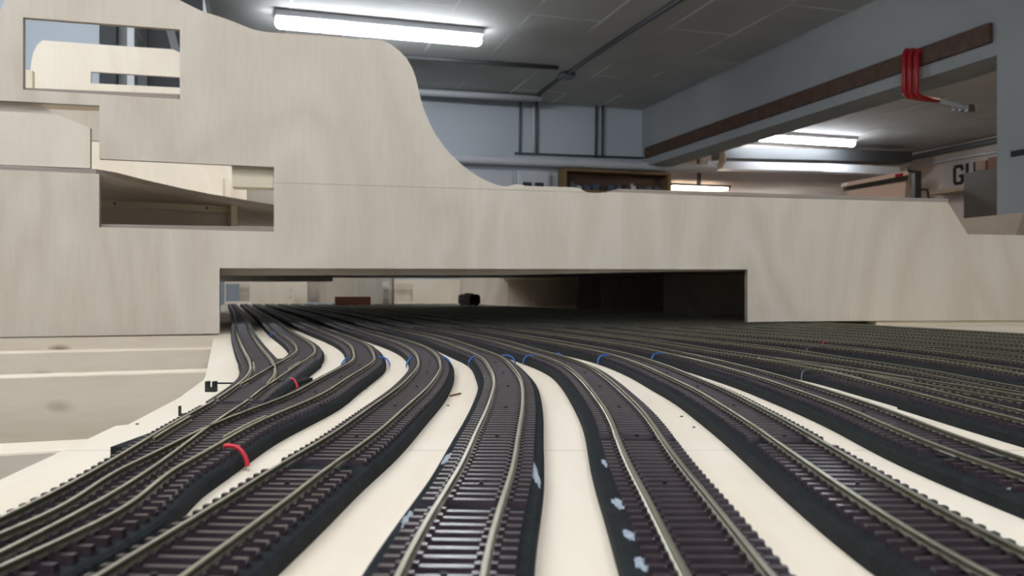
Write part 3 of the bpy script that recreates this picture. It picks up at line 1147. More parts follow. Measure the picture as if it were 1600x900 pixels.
for px, w, Y, t0, nm, lb in ((450, .022, 3.36, 447, 'support_post', 'pale post with screws against the light end wall'),
                         (598, .022, 2.93, 440, 'support_post', 'pale post at the right end of the shaded partition')):
    x, y = pline(px, Y)
    h = CZ + (450 - t0) * Y / F
    r0 = empty(nm, (x, y, 0), R(12))
    tag(r0, lb, 'post')
    MB().box(0, w, 0, .012, 0, h).build('post', M['ply_light'], r0)
    for zz in (.03, .06):
        MB().tube([(w / 2, -.001, zz), (w / 2, .001, zz)], .0022, 8).build('screw', M['black'], r0)
x, y = pline(523, 2.93)
o = MB().box(0, .125, 0, .03, 0.0, CZ - .031).build('wood_block', M['redbrown'], None, (x, y, 0), (0, 0, R(8)))
tag(o, 'red brown wooden block standing behind the tracks inside the tunnel', 'wood block')
x, y = pline(611, 2.88)
o = MB().box(0, .012, 0, .01, 0.0, .008).build('white_clip', M['whitemetal'], None, (x, y, 0.0))
tag(o, 'tiny white clip at the end of the tracks inside the tunnel', 'clip')
GRID = [0.12, 0.16, 0.2, 0.24, 0.28, 0.32, 0.36, 0.4, 0.44, 0.48, 0.52, 0.56, 0.6, 0.64, 0.68, 0.72, 0.76, 0.8, 0.84, 0.88, 0.92, 0.96, 1.0, 1.04, 1.08, 1.12, 1.16, 1.2, 1.3, 1.45, 1.6, 1.75, 1.9, 2.05, 2.2, 2.35, 2.5, 2.65, 2.8, 2.95, 3.1, 3.25, 3.4, 3.55]
CENTRE = {
    0: [-131.5, -127.3, -125.6, -126.4, -130.2, -135.7, -141.3, -146.2, -150.8, -156.8, -163.5, -171.5, -181.5, -193.2, -206.4, -220.5, -235.1, -249.8, -264.3, -278.8, -293.0, -307.3, -321.4, -335.6, -349.6, -363.6, -377.4, -391.2, -425.4, -476.0, -526.5, -577.5, -628.9, -680.9, -733.3, -786.1, -839.0, -892.0, -944.9, -997.4, -1049.6, -1101.4, -1152.7, -1203.4],
    1: [-81.7, -94.1, -105.5, -115.9, -125.2, -133.5, -140.7, -146.9, -152.0, -156.4, -161.3, -166.5, -171.7, -176.6, -181.0, -185.8, -191.9, -199.9, -209.9, -221.6, -234.7, -248.5, -262.9, -277.6, -292.4, -307.1, -321.6, -336.0, -370.9, -422.1, -473.7, -525.8, -578.4, -631.4, -684.7, -738.0, -791.4, -844.6, -897.5, -950.1, -1002.2, -1053.8, -1104.9, -1155.5],
    2: [-105.0, -111.8, -116.7, -120.3, -121.7, -122.7, -123.7, -121.9, -118.8, -117.3, -118.4, -119.7, -120.5, -121.5, -123.8, -129.0, -136.3, -144.5, -153.4, -163.6, -175.2, -187.9, -201.5, -216.0, -230.9, -246.2, -261.6, -277.0, -314.9, -369.6, -423.2, -476.4, -529.5, -582.6, -635.9, -689.3, -742.7, -796.0, -849.0, -901.7, -953.9, -1005.6, -1056.7, -1107.2],
    3: [-81.3, -78.8, -75.9, -73.0, -70.6, -67.2, -64.8, -63.5, -62.1, -60.8, -60.3, -60.8, -62.0, -64.3, -68.0, -73.0, -79.3, -86.9, -96.1, -106.9, -119.1, -132.5, -146.6, -161.2, -176.1, -191.0, -205.9, -220.6, -256.3, -308.0, -359.8, -412.4, -465.9, -520.3, -575.4, -630.9, -686.6, -742.1, -797.1, -851.4, -904.8, -957.1, -1008.3, -1058.3],
    4: [-15.5, -15.3, -14.0, -11.4, -8.7, -7.1, -5.7, -4.2, -3.1, -2.5, -2.4, -3.4, -5.8, -9.0, -12.6, -17.6, -25.2, -35.0, -45.3, -55.4, -65.6, -76.6, -88.8, -102.3, -117.0, -132.3, -148.0, -163.7, -201.5, -254.5, -306.8, -359.8, -413.8, -468.6, -524.1, -580.1, -636.3, -692.3, -747.7, -802.3, -855.6, -907.7, -958.5, -1008.0],
    5: [46.6, 45.7, 46.6, 48.0, 49.2, 51.0, 53.4, 55.3, 56.1, 56.2, 56.0, 55.3, 53.9, 51.2, 46.1, 38.7, 29.5, 19.8, 10.3, 0.9, -9.1, -20.0, -32.1, -45.4, -59.8, -75.0, -90.6, -106.3, -144.9, -199.1, -252.1, -305.5, -359.7, -414.9, -471.0, -527.6, -584.5, -641.1, -697.0, -751.9, -805.4, -857.4, -907.9, -956.9],
    6: [118.8, 111.6, 108.6, 109.0, 110.8, 113.1, 115.3, 116.8, 117.8, 118.5, 117.7, 115.9, 114.3, 112.2, 108.7, 104.0, 97.8, 88.9, 77.6, 65.1, 52.2, 39.0, 25.4, 11.4, -3.1, -18.0, -33.3, -48.7, -87.0, -141.9, -195.5, -249.3, -303.9, -359.5, -416.1, -473.4, -531.1, -588.4, -645.0, -700.3, -754.0, -806.1, -856.4, -905.0],
    7: [190.9, 184.3, 179.1, 175.4, 173.1, 172.5, 174.3, 177.0, 178.3, 178.3, 177.6, 176.5, 173.8, 170.3, 166.0, 160.2, 153.6, 146.6, 138.4, 128.1, 115.7, 101.9, 87.1, 71.8, 56.2, 40.6, 25.0, 9.5, -28.4, -83.0, -136.9, -191.0, -246.0, -302.2, -359.5, -417.6, -476.1, -534.3, -591.7, -647.6, -701.7, -753.9, -804.1, -852.4],
    8: [269.8, 262.8, 256.8, 251.8, 247.8, 244.8, 242.9, 242.0, 241.9, 241.7, 240.6, 239.7, 237.6, 232.2, 224.9, 216.4, 206.0, 195.1, 185.6, 177.2, 168.1, 157.7, 145.6, 132.0, 117.3, 101.9, 86.1, 70.3, 31.7, -22.9, -76.6, -130.9, -186.2, -243.0, -301.0, -360.1, -419.5, -478.8, -537.0, -593.7, -648.3, -700.8, -751.0, -799.0],
    9: [287.1, 291.9, 296.2, 299.8, 302.8, 305.3, 307.1, 307.8, 306.8, 303.8, 300.9, 300.2, 299.2, 294.9, 287.7, 280.7, 275.3, 268.8, 259.4, 247.7, 234.5, 220.4, 205.9, 191.0, 176.0, 160.7, 145.3, 130.0, 92.1, 37.5, -16.3, -70.8, -126.5, -183.8, -242.6, -302.6, -363.0, -423.2, -482.3, -539.7, -594.7, -647.3, -697.4, -745.0],
    10: [346.7, 352.8, 357.7, 361.5, 364.2, 365.7, 366.2, 365.8, 365.1, 364.8, 365.6, 367.4, 368.8, 368.0, 364.7, 359.6, 354.0, 347.1, 337.1, 323.4, 306.9, 289.0, 270.8, 253.0, 235.9, 219.6, 203.8, 188.5, 151.7, 98.0, 44.2, -10.5, -66.7, -124.7, -184.3, -245.1, -306.5, -367.7, -427.6, -485.4, -540.8, -593.5, -643.3, -690.4],
    11: [424.4, 424.9, 425.3, 425.5, 425.6, 425.6, 425.5, 425.3, 425.4, 425.8, 426.6, 427.5, 427.8, 427.1, 424.9, 421.3, 416.6, 410.8, 403.5, 393.5, 380.3, 364.0, 345.2, 325.0, 304.5, 284.6, 266.0, 248.6, 210.0, 157.6, 104.7, 50.0, -6.8, -65.5, -126.0, -187.8, -250.1, -312.1, -372.6, -431.0, -486.5, -539.0, -588.5, -634.8],
    12: [494.7, 491.9, 489.6, 487.8, 486.4, 485.4, 484.9, 485.0, 485.5, 486.6, 487.9, 488.6, 487.9, 484.7, 478.7, 470.4, 461.8, 453.9, 446.4, 438.1, 428.1, 415.7, 400.8, 384.0, 365.9, 347.3, 328.9, 311.0, 270.4, 217.3, 164.7, 110.1, 53.1, -6.2, -67.6, -130.4, -193.7, -256.5, -317.6, -376.2, -431.7, -484.0, -532.9, -578.4],
    13: [558.9, 554.6, 551.1, 548.4, 546.4, 545.2, 544.8, 545.1, 546.0, 547.2, 548.3, 548.5, 547.1, 543.7, 538.0, 530.6, 521.9, 512.7, 503.1, 492.8, 481.5, 469.1, 455.4, 440.2, 424.0, 407.0, 389.7, 372.5, 331.8, 277.6, 224.7, 170.0, 112.8, 52.9, -9.3, -73.0, -137.2, -200.7, -262.4, -321.2, -376.6, -428.3, -476.5, -521.1],
    14: [617.4, 613.4, 610.2, 607.7, 606.0, 605.0, 604.8, 605.3, 606.3, 607.5, 608.3, 608.2, 606.7, 603.3, 597.9, 590.8, 582.2, 572.5, 561.9, 550.5, 538.4, 525.5, 511.7, 497.0, 481.6, 465.6, 449.2, 432.7, 392.9, 338.4, 284.9, 229.9, 172.3, 111.8, 48.9, -15.6, -80.7, -144.9, -206.9, -265.8, -320.9, -372.1, -419.5, -462.9],
    15: [674.0, 670.9, 668.4, 666.6, 665.4, 664.9, 665.0, 665.6, 666.6, 667.6, 668.3, 668.0, 666.4, 663.0, 657.8, 650.8, 642.4, 632.7, 622.2, 610.9, 598.8, 585.8, 572.0, 557.3, 541.9, 526.0, 509.7, 493.3, 453.7, 399.1, 345.4, 289.9, 231.8, 170.7, 107.0, 41.7, -24.1, -88.9, -151.2, -210.0, -264.7, -315.2, -361.6, -403.9],
    16: [730.6, 728.4, 726.8, 725.6, 725.0, 724.8, 725.1, 725.8, 726.8, 727.8, 728.3, 727.9, 726.2, 722.8, 717.5, 710.5, 702.1, 692.7, 682.6, 672.0, 660.7, 648.7, 635.7, 621.7, 606.6, 590.5, 573.9, 557.0, 515.7, 459.8, 405.6, 349.8, 291.2, 229.4, 165.0, 98.9, 32.5, -32.7, -95.1, -153.7, -207.9, -257.6, -303.0, -344.1],
    17: [787.4, 786.2, 785.2, 784.7, 784.5, 784.7, 785.2, 786.0, 787.0, 787.9, 788.3, 787.8, 786.0, 782.6, 777.4, 770.6, 762.3, 752.7, 742.3, 731.3, 719.9, 708.3, 696.4, 684.3, 672.0, 659.3, 646.1, 632.3, 594.6, 533.4, 472.2, 411.5, 350.2, 287.3, 222.4, 155.9, 89.2, 23.8, -38.7, -96.9, -150.5, -199.4, -243.7, -283.5],
    80: [373.7, 359.8, 346.7, 334.3, 322.7, 311.8, 301.7, 292.3, 283.7, 275.8, 268.4, 260.8, 252.8, 244.6, 236.6, 228.7, 221.0, 213.4, 205.9, 198.6, 191.4, 184.3, 177.4, 170.6, 163.9, 157.3, 150.9, 144.6, 129.4, 108.1, 88.6, 70.9, 55.0, 40.8, 28.5, 17.9, 9.2, 2.2, -2.9, -6.3, -7.9, -7.7, -5.7, -1.9],
}


def spline(xs, ys):
    """natural cubic spline"""
    xs = np.array(xs, float)
    ys = np.array(ys, float)
    n = len(xs)
    h = np.diff(xs)
    A = np.zeros((n, n))
    r = np.zeros(n)
    A[0, 0] = A[-1, -1] = 1
    for i in range(1, n - 1):
        A[i, i - 1] = h[i - 1]
        A[i, i] = 2 * (h[i - 1] + h[i])
        A[i, i + 1] = h[i]
        r[i] = 6 * ((ys[i + 1] - ys[i]) / h[i] - (ys[i] - ys[i - 1]) / h[i - 1])
    m = np.linalg.solve(A, r)

    def f(x):
        x = np.asarray(x, float)
        k = np.clip(np.searchsorted(xs, x) - 1, 0, n - 2)
        d = h[k]
        t = x - xs[k]
        s = xs[k + 1] - x
        return (m[k] * s ** 3 + m[k + 1] * t ** 3) / (6 * d) + (ys[k] / d - m[k] * d / 6) * s + (ys[k + 1] / d - m[k + 1] * d / 6) * t
    return f


ALLX = {k: spline(GRID, np.array(v) / 1000) for k, v in CENTRE.items()}


def sstep(x):
    x = np.clip(x, 0, 1)
    return x * x * (3 - 2 * x)


f0, f1, f2, f8, f80 = ALLX[0], ALLX[1], ALLX[2], ALLX[8], ALLX[80]
T1_TIP, T1_END = 0.455, 0.725
T2_TIP, T2_END = 0.10, 0.445
T3_TIP, T3_END = 0.735, 0.475      # this one opens towards the viewer


def g1(Y):
    Y = np.asarray(Y, float)
    return f0(Y) + (f1(Y) - f0(Y)) * sstep((Y - T1_TIP) / .10)


def g2(Y):
    Y = np.asarray(Y, float)
    low = .0085 * (np.clip(Y - .09, 0, 9) / .11) ** 1.3
    return f0(Y) + low + (f2(Y) - f0(Y) - low) * sstep((Y - .20) / .08)


def g80(Y):
    Y = np.asarray(Y, float)
    return f8(Y) + (f80(Y) - f8(Y)) * sstep((T3_TIP - Y) / .10)


ROUTE = dict(ALLX)
ROUTE[1], ROUTE[2], ROUTE[80] = g1, g2, g80
GAUGE2 = 0.0089
RAILTOP = 0.0095


def sample(fn, y0, y1, off=0.0):
    """dense centre line, optionally offset to its right"""
    n = max(8, int((y1 - y0) / .004))
    tt = np.linspace(0, 1, n)
    Y = y0 + (y1 - y0) * tt
    X = fn(Y)
    dX = (fn(Y + 1e-4) - fn(Y - 1e-4)) / 2e-4
    L = np.hypot(1, dX)
    return np.stack([X + off / L, Y - off * dX / L, dX / L, 1 / L], 1)      # x, y, tangent


def sweep(P, profile, name, m, parent, org, z0=0.0, thin=1):
    """extrude a closed profile [(across, up)] along the points of P"""
    keep = [0]
    for i in range(1, len(P) - 1):
        st = .006 if P[i, 1] < 1.2 else .02
        if np.hypot(*(P[i, :2] - P[keep[-1], :2])) > st:
            keep.append(i)
    keep.append(len(P) - 1)
    P = P[keep]
    k = len(profile)
    v = []
    f = []
    for x, y, tx, ty in P:
        for a, z in profile:
            v.append((x + a * ty - org[0], y - a * tx - org[1], z0 + z - org[2]))
    for i in range(len(P) - 1):
        for j in range(k):
            a = i * k + j
            b = i * k + (j + 1) % k
            f.append((a, b, b + k, a + k))
    f.append(tuple(range(k))[::-1])
    f.append(tuple((len(P) - 1) * k + j for j in range(k)))
    me = bpy.data.meshes.new(name)
    me.from_pydata(v, [], f)
    me.materials.append(m)
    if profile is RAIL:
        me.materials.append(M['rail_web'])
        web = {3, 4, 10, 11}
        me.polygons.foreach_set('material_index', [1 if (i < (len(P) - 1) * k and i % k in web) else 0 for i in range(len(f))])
    bm = bmesh.new()
    bm.from_mesh(me)
    bmesh.ops.recalc_face_normals(bm, faces=bm.faces)
    bm.to_mesh(me)
    bm.free()
    return link(name, me, parent)


RAIL = [(-.0010, 0), (.0010, 0), (.0010, .00035), (.00032, .0006), (.00032, .0016), (.00062, .0019), (.00062, .0022), (.00050, .0023),
        (-.00050, .0023), (-.00062, .0022), (-.00062, .0019), (-.00032, .0016), (-.00032, .0006), (-.0010, .00035)]


def bed_profile(l, r):
    return [(-l, 0), (r, 0), (r, .0042), (r - .0012, .0050), (-l + .0012, .0050), (-l, .0042)]


SL_W, SL_H, SL_Z = .0029, .0022, .0050


def sleeper_mb(mb, x0, x1, rails, M4=None, detail=True, web=True):
    """one sleeper across local x, with the little chairs that grip the rails"""
    def bx(a, b, c, d, e, f):
        pts = [(a, c, e), (b, c, e), (b, d, e), (a, d, e), (a, c, f), (b, c, f), (b, d, f), (a, d, f)]
        if M4 is not None:
            pts = [M4 @ Vector(p) for p in pts]
        mb.hexa(pts)
    w = SL_W / 2
    pts = [(x0, -w, 0), (x1, -w, 0), (x1, w, 0), (x0, w, 0),
           (x0 + .0002, -w + .0004, SL_H), (x1 - .0002, -w + .0004, SL_H), (x1 - .0002, w - .0004, SL_H), (x0 + .0002, w - .0004, SL_H)]
    if M4 is not None:
        pts = [M4 @ Vector(p) for p in pts]
    mb.hexa(pts)
    if not detail:
        return
    for r in rails:
        for s in (-1, 1):
            a, b = sorted((r + s * .0011, r + s * .0026))
            bx(a, b, -.0010, .0010, SL_H, SL_H + .0008)
        if web:
            bx(r - .0014, r + .0014, w, .0065 - w, .0002, .0012)


PROTO = MB()
sleeper_mb(PROTO, -.0157, .0157, (-GAUGE2, GAUGE2))
PROTO_ME = PROTO.mesh('sleeper', M['sleeper'])
PITCH = .0065


def stations(fn, y0, y1, pitch=PITCH):
    Y = np.linspace(y0, y1, 4000)
    X = fn(Y)
    s = np.concatenate([[0], np.cumsum(np.hypot(np.diff(X), np.diff(Y)))])
    q = np.arange(pitch / 2, s[-1], pitch)
    yy = np.interp(q, s, Y)
    xx = fn(yy)
    dd = (fn(yy + 1e-4) - fn(yy - 1e-4)) / 2e-4
    return xx, yy, np.arctan(dd)          # heading angle from +Y towards +X


def in_frame(x, y):
    px = 800 + x * F / y
    py = 450 + (CZ - .007) * F / y
    return -20 < px < 1620 and py < 915


def railway_track(n, y0, y1, label, bl, br, joint=None, indiv=True, group='railway tracks on black foam beds'):
    fn = ROUTE[n]
    yo = y0
    org = (float(fn(yo)), yo, 0.0)
    root = empty('railway_track', org)
    tag(root, label, 'railway track', group)
    sweep(sample(fn, y0, y1), bed_profile(bl, br), 'roadbed', M['bed'], root, org)
    for s in (-1, 1):
        sweep(sample(fn, y0, y1, s * GAUGE2), RAIL, 'rail', M['rail'], root, org, RAILTOP - .0023)
    xx, yy, aa = stations(fn, y0, y1)
    rest = MB()
    cnt = 0
    for x, y, a in zip(xx, yy, aa):
        if joint and abs(y - joint) < .0048:
            continue
        if indiv and cnt < 100 and in_frame(x, y) and y < 1.05:
            o = bpy.data.objects.new('sleeper', PROTO_ME)
            col.objects.link(o)
            o.parent = root
            o.location = (x - org[0], y - org[1], SL_Z)
            o.rotation_euler = (0, 0, -a)
            cnt += 1
        else:
            M4 = Matrix.Translation((x - org[0], y - org[1], SL_Z)) @ Matrix.Rotation(-a, 4, 'Z')
            sleeper_mb(rest, -.0157, .0157, (-GAUGE2, GAUGE2), M4, detail=(y < 1.3), web=False)
    if rest.v:
        o = rest.build('sleepers', M['sleeper'], root)
        o['kind'] = 'stuff'
    if joint:
        for s in (-1, 1):
            P = sample(fn, joint - .006, joint + .006, s * GAUGE2)
            sweep(P, [(-.0012, 0), (.0012, 0), (.0012, .0006), (.0005, .0008), (.0005, .0014), (-.0005, .0014), (-.0005, .0008), (-.0012, .0006)],
                  'rail_joiner', M['joiner'], root, org, RAILTOP - .0026)
    # tiny track pins down the middle
    if n <= 7:
        for yj in np.arange(y0 + .05, min(y1, .75), .085):
            if not in_frame(float(fn(yj)), yj):
                continue
            k = int(np.argmin(abs(yy - yj)))
            MB().tube([(xx[k] - org[0], yy[k] - org[1], SL_Z + SL_H - .0002), (xx[k] - org[0], yy[k] - org[1], SL_Z + SL_H + .0007)], .0008, 8).build(
                'track_pin', M['black'], root)
    return root


def turnout(n, k, tip, end, label):
    """main route n, branch k; 'tip' = blade tips, 'end' = far end of the frog legs"""
    P, Q = ROUTE[n], ROUTE[k]
    y0, y1 = min(tip, end), max(tip, end)
    org = (float(P((y0 + y1) / 2)), (y0 + y1) / 2, 0.0)
    root = empty('turnout', org)
    tag(root, label, 'turnout', 'turnouts of the track fan')
    sweep(sample(P, y0, y1), bed_profile(.0172, .0165), 'roadbed', M['bed'], root, org)
    sweep(sample(Q, y0, y1), bed_profile(.0165, .0190), 'roadbed', M['bed'], root, org)
    side = 1                                     # the branch always leaves to the right here
    # stock rails
    sweep(sample(P, y0, y1, -GAUGE2), RAIL, 'rail', M['rail'], root, org, RAILTOP - .0023)
    sweep(sample(Q, y0, y1, GAUGE2), RAIL, 'rail', M['rail'], root, org, RAILTOP - .0023)
    YY = np.linspace(y0, y1, 600)
    D = Q(YY) - P(YY)
    ok = YY[D > .0016]
    a, b = ok.min(), ok.max()
    sweep(sample(P, a, b, GAUGE2), RAIL, 'blade_rail', M['rail'], root, org, RAILTOP - .0023)
    sweep(sample(Q, a, b, -GAUGE2), RAIL, 'blade_rail', M['rail'], root, org, RAILTOP - .0023)
    # check rails beside the frog
    fy = float(YY[np.argmin(abs(D - 2 * GAUGE2))])
    sweep(sample(P, max(y0, fy - .028), min(y1, fy + .028), -GAUGE2 + .0023), RAIL, 'check_rail', M['rail'], root, org, RAILTOP - .0023)
    sweep(sample(Q, max(y0, fy - .028), min(y1, fy + .028), GAUGE2 - .0023), RAIL, 'check_rail', M['rail'], root, org, RAILTOP - .0023)
    xx, yy, aa = stations(P, y0, y1)
    for x, y, an in zip(xx, yy, aa):
        d = float(Q(y) - P(y)) * math.cos(an)
        mb = MB()
        if d < .0335:
            rails = [-GAUGE2, GAUGE2] + ([d - GAUGE2, d + GAUGE2] if d > .003 else [])
            sleeper_mb(mb, -.0157, d + .0157, rails, web=False)
        else:
            sleeper_mb(mb, -.0157, .0157, (-GAUGE2, GAUGE2), web=False)
        o = mb.build('sleeper', M['sleeper'], root, (x - org[0], y - org[1], SL_Z), (0, 0, -an))
        if d >= .0335:
            ang2 = math.atan(float(Q(y + 1e-4) - Q(y - 1e-4)) / 2e-4)
            mb = MB()
            sleeper_mb(mb, -.0157, .0157, (-GAUGE2, GAUGE2), web=False)
            mb.build('sleeper', M['sleeper'], root, (float(Q(y)) - org[0], y - org[1], SL_Z), (0, 0, -ang2))
    return root


# beds: how far the foam reaches left and right of the centre line
turnout(0, 2, T2_TIP, T2_END, 'foreground turnout at the lower left whose rails cross near the red wire')
turnout(0, 1, T1_TIP, T1_END, 'small turnout further back on the left where the first two tracks split')
turnout(8, 80, T3_TIP, T3_END, 'turnout at the right edge with bright polished rails')
railway_track(0, T1_END + .0005, 3.22, 'leftmost track, straight up to the tunnel opening', .0165, .0165)
railway_track(1, T1_END + .0005, 3.22, 'second track from the left, bending sharply into the far turnout', .0165, .0175)
railway_track(2, T2_END + .0005, 3.22, 'third track from the left, curving down into the foreground turnout', .0168, .0190)
railway_track(3, .13, 3.22, 'track running to the lower left corner, right beside the foreground turnout', .0168, .0195, joint=.292)
railway_track(4, .13, 3.22, 'central track coming straight at the viewer, glue smears on both sides of its bed', .0195, .0195, joint=.2365)
railway_track(5, .13, 3.22, 'track right of the central one, with glue smears on the left of its bed', .0208, .0175, joint=.345)
railway_track(6, .13, 3.22, 'track leaving the frame at the lower right corner', .0212, .0170, joint=.338)
railway_track(7, .20, 3.22, 'track with bright dashes on its rails, above the one in the lower right corner', .0212, .0168, joint=.310)
railway_track(8, .20, T3_END - .0005, 'short near leg of the bright turnout at the right edge', .0205, .016)
railway_track(80, .30, T3_END - .0005, 'short far leg of the bright turnout at the right edge', .016, .018)
railway_track(8, T3_TIP + .0005, 3.22, 'track leading from the tunnel to the bright turnout on the right', .0205, .016)
ordn = {9: 'first', 10: 'second', 11: 'third', 12: 'fourth', 13: 'fifth', 14: 'sixth', 15: 'seventh', 16: 'eighth', 17: 'ninth and last'}
for n in range(9, 18):
    railway_track(n, .42 if n < 12 else .55, 3.22, f'{ordn[n]} track beyond the bright turnout at the right edge of the picture', .0205, .0158,
                  indiv=True)

# wires from the rails to holes in the baseboard


def wire(px, py, n, side, m, label, reach=.020, lead=0.0, r=.0007, name='feeder_wire', hgt=.0090, a0=.0120):
    """insulated feeder from the rail over the bed edge into the board; side -1 = left of the track"""
    Y = (CZ - .008) * F / (py - 450)
    fn = ROUTE[n]
    x = float(fn(Y))
    sl = float(fn(Y + 1e-4) - fn(Y - 1e-4)) / 2e-4
    L = math.hypot(1, sl)
    nx, ny = side / L, -side * sl / L
    tx, ty = sl / L, 1 / L
    mb = MB()
    pts = []
    for a, z, q in ((a0, .0082, 0), (a0 + .0018, hgt, .002), (max(a0 + .0035, reach - .0015), hgt - .0006, .004), (reach + .0012, .0062, .006), (reach + .0024, .0034, .0075), (reach + .0027, .0001, .008)):
        pts.append(Vector((nx * a + tx * (q * lead), ny * a + ty * (q * lead), z)))
    # smooth
    dense = []
    for i in range(len(pts) - 1):
        p0, p1, p2, p3 = pts[max(i - 1, 0)], pts[i], pts[i + 1], pts[min(i + 2, len(pts) - 1)]
        for j in range(5):
            t = j / 5
            dense.append(.5 * ((2 * p1) + (p2 - p0) * t + (2 * p0 - 5 * p1 + 4 * p2 - p3) * t * t + (3 * p1 - p0 - 3 * p2 + p3) * t ** 3))
    dense.append(pts[-1])
    root = empty(name, (x, Y, 0))
    tag(root, label, 'wire', 'feeder wires at the rails')
    mb.tube(dense[3:-3], r, 8).build('insulation', m, root, smooth=True)
    MB().tube(dense[:5], r * .45, 6).build('bare_end', M['bare'], root, smooth=True)
    MB().tube(dense[-5:], r * .6, 6).build('bare_end', M['bare'], root, smooth=True)


wire(548, 561, 2, -1, M['blue'], 'blue wire at the left rail of the track that bends into the lower left turnout', .0165, -1)
wire(592, 560, 2, 1, M['blue'], 'blue wire at the right rail of the track that bends into the lower left turnout', .0195, -1)
wire(642, 560, 3, -1, M['blue'], 'blue wire left of the track that runs to the lower left corner', .0165, -1)
wire(693, 560, 3, 1, M['blue'], 'blue wire right of the track that runs to the lower left corner', .0165, -1)
wire(742, 558, 4, -1, M['blue'], 'blue wire on the left side of the central track', .017, -1)
wire(788, 557, 4, 1, M['blue'], 'blue wire half hidden on the right side of the central track', .0205, -1)
wire(838, 556, 5, -1, M['blue'], 'blue wire on the left side of the track right of the central one', .0215, -.6)
wire(886, 554, 5, 1, M['blue'], 'blue wire behind the right rail of the track right of the central one', .0165, -.6)
wire(932, 556, 6, -1, M['blue'], 'blue wire left of the track that leaves at the lower right corner', .0212, -.4)
wire(1017, 553, 7, -1, M['blue'], 'rightmost bright blue wire, in front of the dashed track', .0212, -.4)
wire(1262, 578, 8, -1, M['dkwire'], 'grey wire looping from the bright turnout down to the baseboard', .0205, -1, .0006)
wire(1268, 542, 10, -1, M['dkwire'], 'small grey wire far back on the right between two tracks', .025, 0, .0006)
wire(432, 520, 1, -1, M['blue'], 'tiny blue wire at the second track just before the tunnel opening', .017, 0, .0006)
wire(360, 702, 2, 1, M['red'], 'thick red wire bent over the black bed of the foreground turnout', 0.0195, -.3, .0009, hgt=.0094)
wire(455, 592, 1, 1, M['red'], 'short red wire at the small turnout further back', .0185, -.6, .0009, hgt=.0078, a0=.0155)
wire(1384, 534, 11, -1, M['red'], 'tiny red wire far back on the right', .019, 0, .0007)
wire(1192, 540, 9, 1, M['red'], 'tiny red wire between two far tracks right of the middle', .013, 0, .0007)


def blob(px, py, rx, ry, ang, z, label, seedv, m='glue', name='glue_smear', th=.0003):
    rnd = random.Random(seedv)
    q = on_z(px, py, z)
    n = 22
    mb = MB()
    vs = []
    for i in range(n):
        t = 2 * math.pi * i / n
        k = 1 + rnd.uniform(-.28, .28)
        vs.append((rx * k * math.cos(t), ry * k * math.sin(t)))
    mb.v = [(x, y, 0) for x, y in vs] + [(x * .8, y * .8, th) for x, y in vs] + [(0, 0, th * 1.3)]
    for i in range(n):
        j = (i + 1) % n
        mb.f.append((i, j, n + j, n + i))
        mb.f.append((n + i, n + j, 2 * n))
    mb.f.append(tuple(range(n))[::-1])
    mb.mi = [0] * len(mb.f)
    o = mb.build(name, M[m], None, (q.x, q.y, z), (0, 0, R(ang)))
    return tag(o, label, 'glue' if name == 'glue_smear' else 'debris')


ZB = .00502
blob(637, 812, .0014, .0085, 0, ZB, 'large white glue smear on the left edge of the central bed, nearest the viewer', 1)
blob(699, 716, .0014, .0090, -4, ZB, 'narrow glue smear on the left edge of the central bed, further back', 2)
blob(836, 738, .0012, .0200, 2, ZB, 'long streaky glue smear on the right edge of the central bed', 3)
blob(946, 724, .0014, .0060, 0, ZB, 'farthest glue spot on the left bed edge right of the central track', 4)
blob(967, 788, .0016, .0065, 4, ZB, 'triangular glue spot, second from the back on the bed right of centre', 5)
blob(983, 836, .0013, .0048, 4, ZB, 'ring shaped glue spot, third from the back on the bed right of centre', 6)
blob(1001, 880, .0016, .0050, 0, ZB, 'nearest glue spot on the bed right of centre', 7)
blob(1585, 764, .0028, .0012, 10, ZB, 'small white glue drops at the bed edge near the right border', 8)

# splinters and specks on the baseboard
q = on_z(711, 619, .0)
o = MB().beam((0, 0, .0006), (.0062, .0085, .0011), .0012, .0009).build('wood_splinter', M['redbrown'], None, (q.x - .003, q.y - .003, 0))
tag(o, 'thin brown wood splinter lying on the board left of the central track', 'splinter')
for i, (px, py, lb) in enumerate([(700, 634, 'tiny dark chip near the brown splinter'), (1084, 668, 'dark speck on the board left of the corner track'),
                                  (1065, 651, 'tiny speck on the board two tracks right of centre'), (214, 663, 'pair of dark specks on the board edge at the left'),
                                  (572, 608, 'tiny speck on the board at the edge of the second bed'), (1187, 703, 'tiny speck near the joint of the boards on the right')]):
    blob(px, py, .0008, .0008, 0, .0001, lb, 20 + i, 'charcoal', 'dirt_speck', .0004)

# throw bars and springs of the turnouts
q = on_z(330, 612, .0)
r0 = empty('throw_lever', (q.x, q.y, 0))
tag(r0, 'small black throw lever block on the board left of the far turnout', 'lever')
mb = MB()
mb.box(-.0035, -.0012, -.002, .002, 0, .0070).box(.0012, .0035, -.002, .002, 0, .0070).box(-.0012, .0012, -.002, .002, 0, .0030)
mb.build('block', M['black'], r0)
MB().box(.0035, .020, -.0006, .0006, .0052, .0062).build('throw_bar', M['black'], r0)
q = on_z(438, 612, .0)
r0 = empty('throw_spring', (q.x, q.y, 0))
tag(r0, 'black throw spring with a thin rod right of the far turnout', 'lever')
mb = MB()
for k in range(5):
    ring = [(.0022 * math.cos(a), -.0030 + k * .0015, .0062 + .0022 * math.sin(a)) for a in np.linspace(0, 2 * math.pi, 13)]
    mb.tube(ring, .0005, 6)
mb.box(-.003, .003, -.004, .004, 0, .0040)
mb.build('spring', M['black'], r0)
MB().box(-.014, -.002, -.0005, .0005, .0058, .0066).build('rod', M['joiner'], r0)
q = on_z(281, 650, .0)
